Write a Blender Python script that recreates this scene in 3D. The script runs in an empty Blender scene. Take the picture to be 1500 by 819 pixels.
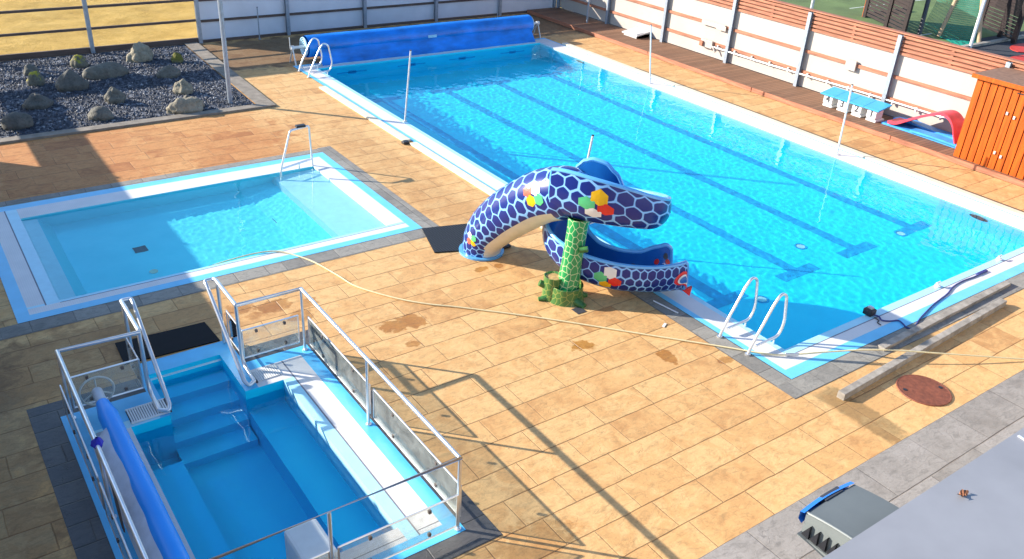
import bpy, math, random
from mathutils import Vector, Matrix, noise
random.seed(7)
R = math.radians
sc = bpy.context.scene
C = sc.collection
V = Vector

# ---------------------------------------------------------------- materials
def new_mat(name):
    m = bpy.data.materials.new(name); m.use_nodes = True
    n = m.node_tree.nodes; n.clear()
    out = n.new('ShaderNodeOutputMaterial'); b = n.new('ShaderNodeBsdfPrincipled')
    m.node_tree.links.new(b.outputs[0], out.inputs[0])
    return m, m.node_tree, b, out

class NT:
    """small node-graph helper"""
    def __init__(s, nt): s.nt = nt
    def node(s, t, **kw):
        n = s.nt.nodes.new(t)
        for k, v in kw.items(): setattr(n, k, v)
        return n
    def link(s, a, b): s.nt.links.new(a, b)
    def math(s, op, a, b=None, c=None, clamp=False):
        n = s.node('ShaderNodeMath', operation=op); n.use_clamp = clamp
        for i, x in enumerate((a, b, c)):
            if x is None: continue
            if isinstance(x, (int, float)): n.inputs[i].default_value = x
            else: s.link(x, n.inputs[i])
        return n.outputs[0]
    def mix(s, f, a, b, mode='MIX'):
        n = s.node('ShaderNodeMix', data_type='RGBA', blend_type=mode)
        if isinstance(f, (int, float)): n.inputs[0].default_value = f
        else: s.link(f, n.inputs[0])
        for i, x in ((6, a), (7, b)):
            if isinstance(x, tuple): n.inputs[i].default_value = (*x[:3], 1)
            else: s.link(x, n.inputs[i])
        return n.outputs[2]
    def ramp(s, f, stops):
        n = s.node('ShaderNodeValToRGB'); e = n.color_ramp.elements
        while len(e) < len(stops): e.new(.5)
        for i, (p, c) in enumerate(stops):
            e[i].position = p; e[i].color = (*c[:3], 1) if isinstance(c, tuple) else (c, c, c, 1)
        s.link(f, n.inputs[0]); return n.outputs[0]
    def coords(s, kind='Object'):
        return s.node('ShaderNodeTexCoord').outputs[kind]
    def noise(s, vec, scale, detail=4, rough=.55, dist=0):
        n = s.node('ShaderNodeTexNoise'); n.inputs['Scale'].default_value = scale
        n.inputs['Detail'].default_value = detail; n.inputs['Roughness'].default_value = rough
        n.inputs['Distortion'].default_value = dist
        s.link(vec, n.inputs['Vector']); return n.outputs[0]
    def mapping(s, vec, scale=(1, 1, 1), rot=(0, 0, 0)):
        n = s.node('ShaderNodeMapping'); n.inputs['Scale'].default_value = scale; n.inputs['Rotation'].default_value = rot
        s.link(vec, n.inputs[0]); return n.outputs[0]
    def bump(s, h, strength, dist=.01):
        n = s.node('ShaderNodeBump'); n.inputs['Strength'].default_value = strength; n.inputs['Distance'].default_value = dist
        s.link(h, n.inputs['Height']); return n.outputs[0]

def plain(name, col, rough=.5, metal=0, var=.12, scale=6, bump=0, bscale=30, spec=.5, stretch=(1, 1, 1), coat=0):
    """a coloured material with uneven tone and a little relief"""
    m, nt, b, out = new_mat(name); g = NT(nt)
    co = g.mapping(g.coords(), stretch)
    f = g.noise(co, scale, 5)
    lo = tuple(c * (1 - var * 1.4) for c in col); hi = tuple(min(1, c * (1 + var)) for c in col)
    g.link(g.ramp(f, [(.3, lo), (.7, hi)]), b.inputs['Base Color'])
    b.inputs['Roughness'].default_value = rough; b.inputs['Metallic'].default_value = metal
    b.inputs['Specular IOR Level'].default_value = spec
    if coat: b.inputs['Coat Weight'].default_value = coat; b.inputs['Coat Roughness'].default_value = .08
    if bump: g.link(g.bump(g.noise(co, bscale, 4), bump), b.inputs['Normal'])
    return m

def paving(name, cols, joint, rowh=.455, y0=.15, wid=.86, x0=0., seed=0., jw=.0078, patch=None, rough=.75, swap=False, vein=.35, wet=None):
    """stamped concrete slabs: rows along x, cross joints at uneven spacing, slate relief"""
    m, nt, b, out = new_mat(name); g = NT(nt)
    co = g.coords()
    wob = g.node('ShaderNodeTexNoise'); wob.inputs['Scale'].default_value = 3.0; g.link(co, wob.inputs['Vector'])
    sep = g.node('ShaderNodeSeparateXYZ'); g.link(co, sep.inputs[0])
    X, Y = (sep.outputs[1], sep.outputs[0]) if swap else (sep.outputs[0], sep.outputs[1])
    w = g.math('MULTIPLY', g.math('SUBTRACT', wob.outputs[0], .5), .022)
    Y = g.math('ADD', Y, w); X = g.math('ADD', X, w)
    yy = g.math('DIVIDE', g.math('SUBTRACT', Y, y0), rowh)
    row = g.math('FLOOR', yy); fr = g.math('FRACT', yy)
    dy = g.math('MULTIPLY', g.math('MINIMUM', fr, g.math('SUBTRACT', 1, fr)), rowh)
    W = g.math('ADD', g.math('DIVIDE', g.math('SUBTRACT', X, x0), wid), g.math('MULTIPLY', row, 57.37 + seed))
    v1 = g.node('ShaderNodeTexVoronoi', voronoi_dimensions='1D', feature='DISTANCE_TO_EDGE')
    v2 = g.node('ShaderNodeTexVoronoi', voronoi_dimensions='1D', feature='F1')
    for v in (v1, v2):
        v.inputs['Scale'].default_value = 1; v.inputs['Randomness'].default_value = .75; g.link(W, v.inputs['W'])
    dx = g.math('MULTIPLY', v1.outputs['Distance'], wid)
    sc_ = g.node('ShaderNodeSeparateColor'); g.link(v2.outputs['Color'], sc_.inputs[0])
    rnd, rnd2 = sc_.outputs[0], sc_.outputs[1]
    def line(d, wd):
        n = g.node('ShaderNodeMapRange', interpolation_type='SMOOTHSTEP'); g.link(d, n.inputs[0])
        n.inputs[1].default_value = wd * .45; n.inputs[2].default_value = wd * 1.5; n.inputs[3].default_value = 1; n.inputs[4].default_value = 0
        return n.outputs[0]
    lv = g.noise(co, 1.7, 3)
    ly = g.math('MULTIPLY', line(dy, jw), g.ramp(lv, [(.3, .55), (.6, 1.)]))
    lx = g.math('MULTIPLY', line(dx, jw * .8), g.ramp(rnd2, [(.1, .22), (.9, .85)]))
    j = g.math('MAXIMUM', ly, lx)
    # slab colour
    big = g.noise(co, .55, 4, .6); med = g.noise(co, 3.2, 6, .65, .6); fine = g.noise(co, 38, 4, .7)
    t = g.math('ADD', g.math('MULTIPLY', rnd, .38), g.math('ADD', g.math('MULTIPLY', big, .6), g.math('MULTIPLY', med, .75)))
    k = len(cols)
    base = g.ramp(t, [(.58 + .48 * i / (k - 1), c) for i, c in enumerate(cols)])
    # slate veins
    vv = g.node('ShaderNodeTexVoronoi', feature='DISTANCE_TO_EDGE'); vv.inputs['Scale'].default_value = 2.6
    dist = g.node('ShaderNodeTexNoise'); dist.inputs['Scale'].default_value = 4.; dist.inputs['Detail'].default_value = 5; g.link(co, dist.inputs['Vector'])
    mv = g.node('ShaderNodeVectorMath', operation='MULTIPLY_ADD'); g.link(dist.outputs['Color'], mv.inputs[0]); mv.inputs[1].default_value = (.55, .55, .55)
    off = g.node('ShaderNodeCombineXYZ'); g.link(row, off.inputs[0]); g.link(rnd, off.inputs[1])
    ad = g.node('ShaderNodeVectorMath', operation='ADD'); g.link(co, ad.inputs[0]); g.link(off.outputs[0], ad.inputs[1])
    g.link(ad.outputs[0], mv.inputs[2]); g.link(mv.outputs[0], vv.inputs['Vector'])
    ve = line(vv.outputs['Distance'], .012)
    ve = g.math('MULTIPLY', ve, g.math('MULTIPLY', g.ramp(med, [(.45, 0.), (.62, 1.)]), vein))
    col = g.mix(g.math('MULTIPLY', ve, .6), base, tuple(c * .8 for c in joint))
    streak = g.noise(g.mapping(co, (3.2, 7.5, 1), (0, 0, .6)), 1.7, 7, .72, 1.4)
    col = g.mix(g.ramp(streak, [(.48, 0.), (.70, .62)]), col, tuple(c * .42 for c in cols[len(cols) // 2]))
    col = g.mix(g.ramp(fine, [(.3, .18), (.6, 0.)]), col, tuple(c * .45 for c in cols[0]))
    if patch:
        # other tones: rusty concrete, grey band, and shade painted at left and north
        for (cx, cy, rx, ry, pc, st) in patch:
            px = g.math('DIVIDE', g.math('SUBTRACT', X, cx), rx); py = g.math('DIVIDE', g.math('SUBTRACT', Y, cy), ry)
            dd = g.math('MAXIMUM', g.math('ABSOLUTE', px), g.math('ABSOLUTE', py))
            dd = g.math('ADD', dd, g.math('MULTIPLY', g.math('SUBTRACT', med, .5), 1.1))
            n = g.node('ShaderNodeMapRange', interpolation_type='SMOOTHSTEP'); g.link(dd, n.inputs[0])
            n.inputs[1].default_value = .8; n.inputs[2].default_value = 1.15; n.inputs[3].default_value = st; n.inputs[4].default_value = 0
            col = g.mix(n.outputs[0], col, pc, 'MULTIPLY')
    col = g.mix(g.math('MULTIPLY', j, .78), col, joint)
    b.inputs['Roughness'].default_value = rough
    if wet:
        tot = None; edge = g.noise(co, 6.5, 5, .65, .4)
        for (cx, cy, rx, ry, st) in wet:
            px = g.math('DIVIDE', g.math('SUBTRACT', X, cx), rx); py = g.math('DIVIDE', g.math('SUBTRACT', Y, cy), ry)
            dd = g.math('SQRT', g.math('ADD', g.math('MULTIPLY', px, px), g.math('MULTIPLY', py, py)))
            dd = g.math('ADD', dd, g.math('MULTIPLY', g.math('SUBTRACT', edge, .5), 2.6))
            n = g.node('ShaderNodeMapRange', interpolation_type='SMOOTHSTEP'); g.link(dd, n.inputs[0])
            n.inputs[1].default_value = .82; n.inputs[2].default_value = 1.12; n.inputs[3].default_value = st; n.inputs[4].default_value = 0
            tot = n.outputs[0] if tot is None else g.math('MAXIMUM', tot, n.outputs[0])
        col = g.mix(tot, col, (.66, .50, .26), 'MULTIPLY')
        g.link(g.math('SUBTRACT', rough, g.math('MULTIPLY', tot, .35)), b.inputs['Roughness'])
    g.link(col, b.inputs['Base Color'])
    h = g.math('SUBTRACT', g.math('ADD', g.math('MULTIPLY', med, .5), g.math('MULTIPLY', fine, .12)), g.math('ADD', g.math('MULTIPLY', j, .9), g.math('MULTIPLY', ve, .3)))
    g.link(g.bump(h, .8, .02), b.inputs['Normal'])
    return m

OCHRE = [(.50, .25, .088), (.67, .375, .142), (.74, .455, .19), (.65, .36, .135)]
RUST = (.78, .62, .48)
M = {}
WET = [(-4.12, 4.08, .30, .17, 1), (-3.86, 4.02, .20, .20, 1), (-4.15, 3.50, .12, .09, .9), (-5.95, 5.68, .22, .17, .8), (-5.5, 5.48, .30, .17, .9), (-5.82, 5.36, .20, .10, .6),
       (-5.25, 5.02, .20, .15, .9), (-4.98, 5.34, .13, .14, .8), (-2.03, 2.20, .18, .14, 1), (-1.14, 1.34, .12, .20, 1), (-.44, .84, .12, .09, .9), (-2.05, 4.93, .14, .09, .9), (-1.72, 4.90, .10, .07, .8), (-5.0, -.55, .55, .28, .45), (-5.4, -.8, .4, .2, .4)]
M['paving'] = paving('stamped_ochre_concrete', OCHRE, (.26, .125, .045), wet=WET, patch=[
    (-5.6, 12.9, 3.1, 1.9, (.80, .60, .46), .75), (-8.0, 13.0, 2.6, 2.4, (.85, .70, .60), .7), (-3.4, 12.2, 1.2, 1.2, (.85, .72, .62), .6),
    (-1.2, 9.5, .5, 3.2, (.72, .68, .64), .5), (.18, -1.05, .22, .62, (.50, .53, .52), .9), (-10.5, 3., 1.5, 6.5, (.58, .60, .66), .8),  # last one: bluish grey of the left-hand shade, put into the slab colour
    (4.5, 19.6, 9.5, 1.65, (.30, .30, .34), .95), (-8.8, 5.5, 1.4, .8, (.6, .57, .56), .7), (-7.0, 5.6, .9, .5, (.7, .66, .62), .6)])  # first one: darkness of the north fence's shade, put into the slab colour
M['grey_paving'] = paving('grey_toned_concrete', [(.24, .21, .18), (.32, .285, .25), (.37, .33, .295)], (.13, .10, .08), rowh=.6, y0=-1.66, wid=1.1, seed=3.1)
M['border'] = paving('grey_border_slabs', [(.20, .185, .16), (.27, .25, .215), (.32, .295, .25)], (.13, .115, .10), rowh=.34, y0=-.34, wid=.46, seed=5.3)
M['border_y'] = paving('grey_border_slabs_across', [(.20, .185, .16), (.27, .25, .215), (.32, .295, .25)], (.13, .115, .10), rowh=.32, y0=-.32, wid=.44, seed=7.3, swap=True)
M['slate'] = paving('dark_slate_border', [(.055, .055, .06), (.075, .073, .075), (.10, .095, .092)], (.03, .03, .03), rowh=.36, y0=-.27, wid=.75, seed=9.1, rough=.5, vein=.8)
M['kerb'] = plain('concrete_kerb', (.25, .21, .165), .85, var=.2, scale=5, bump=.4)
M['concrete'] = plain('weathered_concrete', (.34, .30, .25), .85, var=.25, scale=7, bump=.5, bscale=45)
M['lblue'] = plain('light_blue_pool_paint', (.16, .58, .86), .35, var=.06, scale=3, bump=.06)
M['lblue_hot'] = plain('blue_pool_paint', (.10, .50, .82), .35, var=.08, scale=3, bump=.06)
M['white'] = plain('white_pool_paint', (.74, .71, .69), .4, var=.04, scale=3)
M['cyanrim'] = plain('pale_blue_rim_tile', (.42, .76, .88), .25, var=.04)
M['joint'] = plain('dark_joint', (.20, .20, .24), .8)
M['cream'] = plain('cream_channel_cover', (.72, .64, .48), .6, var=.08, scale=4)
M['channel'] = plain('channel_grime', (.13, .09, .05), .8, var=.2)
M['steel'] = plain('brushed_stainless_steel', (.80, .79, .78), .30, metal=.85, var=.05)
M['white_metal'] = plain('white_painted_tube', (.80, .80, .78), .35, var=.05)
M['galv'] = plain('galvanised_steel', (.34, .38, .43), .45, metal=.35, var=.12, scale=14)
M['galv_pale'] = plain('pale_galvanised_steel', (.62, .63, .63), .42, metal=.3, var=.10, scale=14)
M['panel'] = plain('white_fence_panel', (.46, .40, .345), .55, var=.05, scale=1.3)
M['panel_n'] = plain('shade_cool_fence_panel', (.70, .70, .74), .55, var=.06, scale=1.3)  # white panel with the cool cast of north-side shade in its colour
M['timber'] = plain('pinkish_larch', (.40, .150, .080), .7, var=.3, scale=3, stretch=(6, .6, 6), bump=.3)
M['timber_shade'] = plain('shade_dark_timber', (.115, .075, .06), .75, var=.25, scale=3, stretch=(.6, 6, 6), bump=.3)  # larch of the shaded fences, their shade darkened into the colour
M['board_dark'] = plain('dark_boards', (.022, .010, .009), .7, var=.3, scale=3, stretch=(1, 1, 8), bump=.3)  # one very dark brown for all these boards
M['board_orange'] = plain('orange_stained_boards', (.50, .088, .004), .6, var=.26, spec=.25, scale=2.5, stretch=(5, 5, .5), bump=.25)
M['roof_brown'] = plain('brown_roof_felt', (.24, .13, .08), .9, var=.2, scale=9, bump=.3)
M['flat_black'] = plain('matt_black_rubber', (.004, .004, .006), .7, var=.2, spec=.2)
M['black_rubber'] = plain('black_rubber', (.012, .011, .013), .6, var=.3, scale=20, bump=.3)
M['black'] = plain('black_plastic', (.02, .02, .024), .45)
M['blue_cover'] = plain('blue_bubble_cover', (.0, .21, .72), .30, var=.3, scale=3, bump=.35, bscale=26, stretch=(.4, 1, 1), spec=.6)
M['cover_pale'] = plain('pale_cover_underside', (.42, .66, .80), .35, var=.1, bump=.3)
M['roller_blue'] = plain('blue_roller_sheet', (.0, .31, .92), .35, var=.06, scale=2.2, bump=.18, bscale=9, stretch=(1, .4, 1))
M['sheet_white'] = plain('pale_lavender_sheet', (.60, .63, .72), .4, var=.1, bump=.3, bscale=12)
M['grey_shaft'] = plain('pale_grey_shaft', (.55, .58, .62), .4)
M['wheel'] = plain('ivory_wheel', (.46, .50, .47), .4)
M['rustlid'] = plain('rust_red_lid', (.21, .062, .03), .7, var=.25, scale=16, bump=.5, bscale=60)
M['hose'] = plain('yellow_hose', (.74, .63, .36), .45, var=.06)
M['cord'] = plain('dark_blue_cord', (.03, .045, .20), .5)
M['scrap_white'] = plain('white_plastic', (.76, .76, .74), .35, var=.05)
M['grp_grey'] = plain('grey_white_fibreglass', (.60, .62, .60), .35, var=.05)
M['num'] = plain('dark_number_paint', (.06, .06, .07), .5)
M['mat_blue'] = plain('blue_foam', (.05, .33, .80), .5, var=.15, bump=.3, bscale=14)
M['foam_pink'] = plain('red_foam', (.70, .05, .085), .45, var=.12)
M['start_blue'] = plain('blue_nonslip_plate', (.03, .34, .68), .45, var=.06)
M['red'] = plain('red_play_surface', (.55, .035, .02), .7, var=.1)
M['asphalt'] = plain('asphalt', (.035, .038, .045), .9, var=.3, scale=30, bump=.4, bscale=120)
M['turf'] = plain('green_sports_turf', (.115, .165, .048), .9, var=.2, scale=.8, bump=.4, bscale=140)
M['line_white'] = plain('white_line_paint', (.55, .58, .5), .8)
M['net'] = plain('green_net_cord', (.006, .22, .15), .6)
M['bamboo'] = plain('tan_pole', (.50, .33, .19), .6, var=.15)
M['cloth_blue'] = plain('blue_cloth', (.03, .03, .42), .8, var=.2, scale=20)
M['rag'] = plain('brown_rag', (.13, .105, .095), .9, var=.2, scale=14)
M['roof_metal'] = plain('blue_grey_coated_roof', (.275, .27, .282), .45, var=.10, scale=1.4, spec=.5)
M['plaster'] = plain('pale_plaster', (.5, .48, .45), .8)
M['lamp_grey'] = plain('grey_lamp_housing', (.12, .132, .132), .42, var=.06, scale=4)
M['lamp_pale'] = plain('pale_grey_lamp_end', (.17, .185, .18), .42, var=.05)
M['lamp_blue'] = plain('blue_lamp_strip', (.02, .17, .62), .35, var=.1)
M['leaf'] = plain('dry_brown_leaf', (.26, .10, .045), .8, var=.35, scale=30)
M['eye_white'] = plain('white_gloss', (.8, .8, .78), .25); M['eye_red'] = plain('red_gloss', (.75, .03, .02), .25)
M['coral'] = plain('coral_gloss', (.80, .13, .08), .25, var=.05); M['yellow'] = plain('yellow_gloss', (.85, .46, .01), .25, var=.05)
M['mint'] = plain('green_gloss', (.10, .55, .22), .25, var=.08); M['flower_white'] = plain('ivory_gloss', (.82, .78, .70), .25, var=.03)
M['chute_blue'] = plain('deep_blue_gelcoat', (.01, .125, .42), .22, var=.1, scale=2, coat=.5)
M['rim_blue'] = plain('light_blue_gelcoat', (.12, .42, .80), .22, var=.06, coat=.5)
M['belly'] = plain('cream_belly_gelcoat', (.72, .66, .52), .3, var=.06)
M['cone'] = plain('tan_cut_wood', (.5, .30, .12), .6, var=.3, scale=14)

def deck_mat():
    m, nt, b, out = new_mat('brown_deck_boards'); g = NT(nt); co = g.coords()
    sep = g.node('ShaderNodeSeparateXYZ'); g.link(co, sep.inputs[0])
    f = g.math('DIVIDE', sep.outputs[1], .115); fr = g.math('FRACT', f)
    d = g.math('MINIMUM', fr, g.math('SUBTRACT', 1, fr))
    gap = g.ramp(d, [(.02, 1.), (.075, 0.)])
    wn = g.node('ShaderNodeTexWhiteNoise', noise_dimensions='1D'); g.link(g.math('FLOOR', f), wn.inputs['W'])
    gr = g.noise(g.mapping(co, (2.5, 22, 1)), 2, 5)
    t = g.math('ADD', g.math('MULTIPLY', wn.outputs[0], .5), g.math('MULTIPLY', gr, .6))
    col = g.ramp(t, [(.2, (.165, .08, .04)), (.9, (.29, .145, .075))])
    worn = g.noise(co, 1.1, 4)
    col = g.mix(g.ramp(worn, [(.5, 0.), (.75, .35)]), col, (.26, .15, .085))
    g.link(g.mix(gap, col, (.03, .015, .01)), b.inputs['Base Color']); b.inputs['Roughness'].default_value = .75
    g.link(g.bump(g.math('SUBTRACT', gr, gap), .4), b.inputs['Normal'])
    return m
M['deck'] = deck_mat()

def grass_mat():
    m, nt, b, out = new_mat('dry_yellow_grass'); g = NT(nt); co = g.coords()
    a = g.noise(co, .9, 5, .6); f = g.noise(g.mapping(co, (1, 3.2, 1)), 5, 6, .75, .8); h = g.noise(co, 40, 3)
    t = g.math('ADD', g.math('MULTIPLY', a, .4), g.math('ADD', g.math('MULTIPLY', f, .45), g.math('MULTIPLY', h, .25)))
    g.link(g.ramp(t, [(.36, (.26, .14, .02)), (.5, (.52, .31, .05)), (.62, (.66, .42, .10)), (.75, (.56, .36, .06))]), b.inputs['Base Color'])
    b.inputs['Roughness'].default_value = .95
    g.link(g.bump(g.math('ADD', f, g.math('MULTIPLY', h, .3)), 1., .09), b.inputs['Normal'])
    return m
M['grass'] = grass_mat()

def gravel_mat():
    m, nt, b, out = new_mat('dark_blue_grey_gravel'); g = NT(nt); co = g.coords()
    v = g.node('ShaderNodeTexVoronoi'); v.inputs['Scale'].default_value = 16; g.link(co, v.inputs['Vector'])
    s = g.node('ShaderNodeSeparateColor'); g.link(v.outputs['Color'], s.inputs[0])
    big = g.noise(co, 1.2, 3)
    t = g.math('ADD', g.math('MULTIPLY', s.outputs[0], .8), g.math('MULTIPLY', big, .35))
    g.link(g.ramp(t, [(.15, (.018, .021, .03)), (.7, (.055, .062, .082)), (.93, (.14, .15, .18)), (1, (.38, .38, .39))]), b.inputs['Base Color'])
    b.inputs['Roughness'].default_value = .7
    return m
M['gravel'] = gravel_mat()

def rock_mat(name, c0, c1, moss=0, mosscol=(.17, .16, .02)):
    m, nt, b, out = new_mat(name); g = NT(nt); co = g.coords()
    a = g.noise(co, 5, 7, .7); f = g.noise(co, 22, 4, .7)
    col = g.ramp(g.math('ADD', g.math('MULTIPLY', a, .7), g.math('MULTIPLY', f, .3)), [(.32, c0), (.62, c1)])
    v = g.node('ShaderNodeTexVoronoi'); v.inputs['Scale'].default_value = 13; g.link(co, v.inputs['Vector'])
    col = g.mix(g.ramp(v.outputs['Distance'], [(.05, .45), (.3, 0.)]), col, tuple(c * .4 for c in c0))
    if moss:
        geo = g.node('ShaderNodeNewGeometry'); sp = g.node('ShaderNodeSeparateXYZ'); g.link(geo.outputs['Normal'], sp.inputs[0])
        k = g.math('ADD', sp.outputs[2], g.math('MULTIPLY', g.math('SUBTRACT', f, .5), 1.4))
        col = g.mix(g.ramp(k, [(1 - moss - .08, 0.), (1 - moss + .12, 1.)]), col, mosscol)
    g.link(col, b.inputs['Base Color']); b.inputs['Roughness'].default_value = .9
    g.link(g.bump(g.math('ADD', a, g.math('MULTIPLY', f, .4)), .8, .05), b.inputs['Normal'])
    return m
M['rock_dark'] = rock_mat('dark_basalt', (.06, .058, .05), (.15, .14, .12))
M['rock_mid'] = rock_mat('grey_brown_stone', (.085, .078, .062), (.20, .185, .15))
M['rock_pale'] = rock_mat('pale_lichen_stone', (.17, .145, .095), (.38, .33, .24))
M['rock_moss'] = rock_mat('mossy_stone', (.09, .08, .06), (.21, .19, .14), .42, (.34, .30, .03))
M['rock_green'] = rock_mat('fully_mossy_stone', (.12, .11, .05), (.22, .20, .09), .95, (.15, .14, .02))

def mat_ribbed():
    m, nt, b, out = new_mat('ribbed_black_rubber'); g = NT(nt); co = g.coords()
    w = g.node('ShaderNodeTexWave', wave_type='BANDS', bands_direction='X'); w.inputs['Scale'].default_value = 6.5; g.link(co, w.inputs['Vector'])
    g.link(g.ramp(w.outputs[0], [(.3, (.003, .003, .004)), (.8, (.010, .010, .011))]), b.inputs['Base Color']); b.inputs['Roughness'].default_value = .5
    g.link(g.bump(w.outputs[0], .8, .01), b.inputs['Normal']); return m
M['ribbed'] = mat_ribbed()

def tile_mat(name, c0, c1, line, size=.25):
    m, nt, b, out = new_mat(name); g = NT(nt); co = g.coords()
    n = g.noise(co, 1.5, 4)
    col = g.ramp(n, [(.3, c0), (.7, c1)])
    g.link(col, b.inputs['Base Color']); b.inputs['Roughness'].default_value = .4
    return m
M['floor_main'] = tile_mat('main_pool_lining', (.012, .72, .90), (.025, .80, .96), 0)
M['floor_small'] = tile_mat('small_pool_lining', (.13, .74, .85), (.18, .80, .90), 0)
M['floor_hot'] = tile_mat('hot_pool_lining', (.0, .70, .97), (.005, .76, .99), 0)
M['floor_pale'] = plain('pale_step_lining', (.66, .80, .84), .4, var=.04)
M['wall_depth_pale'] = plain('depth_tint_pale_wall', (.42, .78, .88), .4, var=.04); M['wall_depth_mid'] = plain('depth_tint_mid_wall', (.16, .72, .88), .4, var=.04)  # wall colours painted to imitate water taking up light with depth
M['lane'] = plain('blue_lane_marking', (.01, .40, .68), .5, var=.15)

def grate_mat(name, axis):
    m, nt, b, out = new_mat(name); g = NT(nt); co = g.coords()
    sep = g.node('ShaderNodeSeparateXYZ'); g.link(co, sep.inputs[0])
    fr = g.math('FRACT', g.math('DIVIDE', sep.outputs[axis], .03)); d = g.math('ABSOLUTE', g.math('SUBTRACT', fr, .5))
    gap = g.ramp(d, [(.36, 0.), (.46, 1.)])
    n = g.noise(co, 2.5, 4)
    g.link(g.mix(g.math('MULTIPLY', gap, .16), g.ramp(n, [(.3, (.68, .655, .64)), (.7, (.76, .73, .71))]), (.3, .3, .34)), b.inputs['Base Color'])
    b.inputs['Roughness'].default_value = .4
    g.link(g.bump(gap, -.5, .004), b.inputs['Normal'])
    return m
M['grate_x'] = grate_mat('white_slat_grate_lengthwise', 0); M['grate_y'] = grate_mat('white_slat_grate_crosswise', 1)

def water_mat(name, tint):
    m = bpy.data.materials.new(name); m.use_nodes = True; nt = m.node_tree; nt.nodes.clear(); g = NT(nt)
    out = g.node('ShaderNodeOutputMaterial')
    gl = g.node('ShaderNodeBsdfGlass'); gl.inputs['IOR'].default_value = 1.333; gl.inputs['Roughness'].default_value = 0
    gl.inputs['Color'].default_value = (*tint, 1)
    g.link(gl.outputs[0], out.inputs[0])
    return m
M['water_main'] = water_mat('clear_pool_water', (.72, .97, 1))
M['water_small'] = water_mat('clear_shallow_water', (.78, .97, 1))
M['water_hot'] = water_mat('clear_hot_pool_water', (.66, .95, 1))

def glass_mat():
    m = bpy.data.materials.new('hazy_railing_glass'); m.use_nodes = True; nt = m.node_tree; nt.nodes.clear(); g = NT(nt)
    out = g.node('ShaderNodeOutputMaterial'); tr = g.node('ShaderNodeBsdfTransparent'); tr.inputs[0].default_value = (.95, .97, .96, 1)
    gl = g.node('ShaderNodeBsdfGlossy'); gl.inputs['Roughness'].default_value = .06
    df = g.node('ShaderNodeBsdfDiffuse'); df.inputs[0].default_value = (.66, .72, .69, 1)
    n = g.noise(g.coords(), 5, 5, .6, .8)
    m1 = g.node('ShaderNodeMixShader'); g.link(g.ramp(n, [(.35, .10), (.7, .26)]), m1.inputs[0]); g.link(tr.outputs[0], m1.inputs[1]); g.link(df.outputs[0], m1.inputs[2])
    fr = g.node('ShaderNodeFresnel'); fr.inputs[0].default_value = 1.22
    m2 = g.node('ShaderNodeMixShader'); g.link(fr.outputs[0], m2.inputs[0]); g.link(m1.outputs[0], m2.inputs[1]); g.link(gl.outputs[0], m2.inputs[2])
    g.link(m2.outputs[0], out.inputs[0]); return m
M['glass'] = glass_mat()

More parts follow.
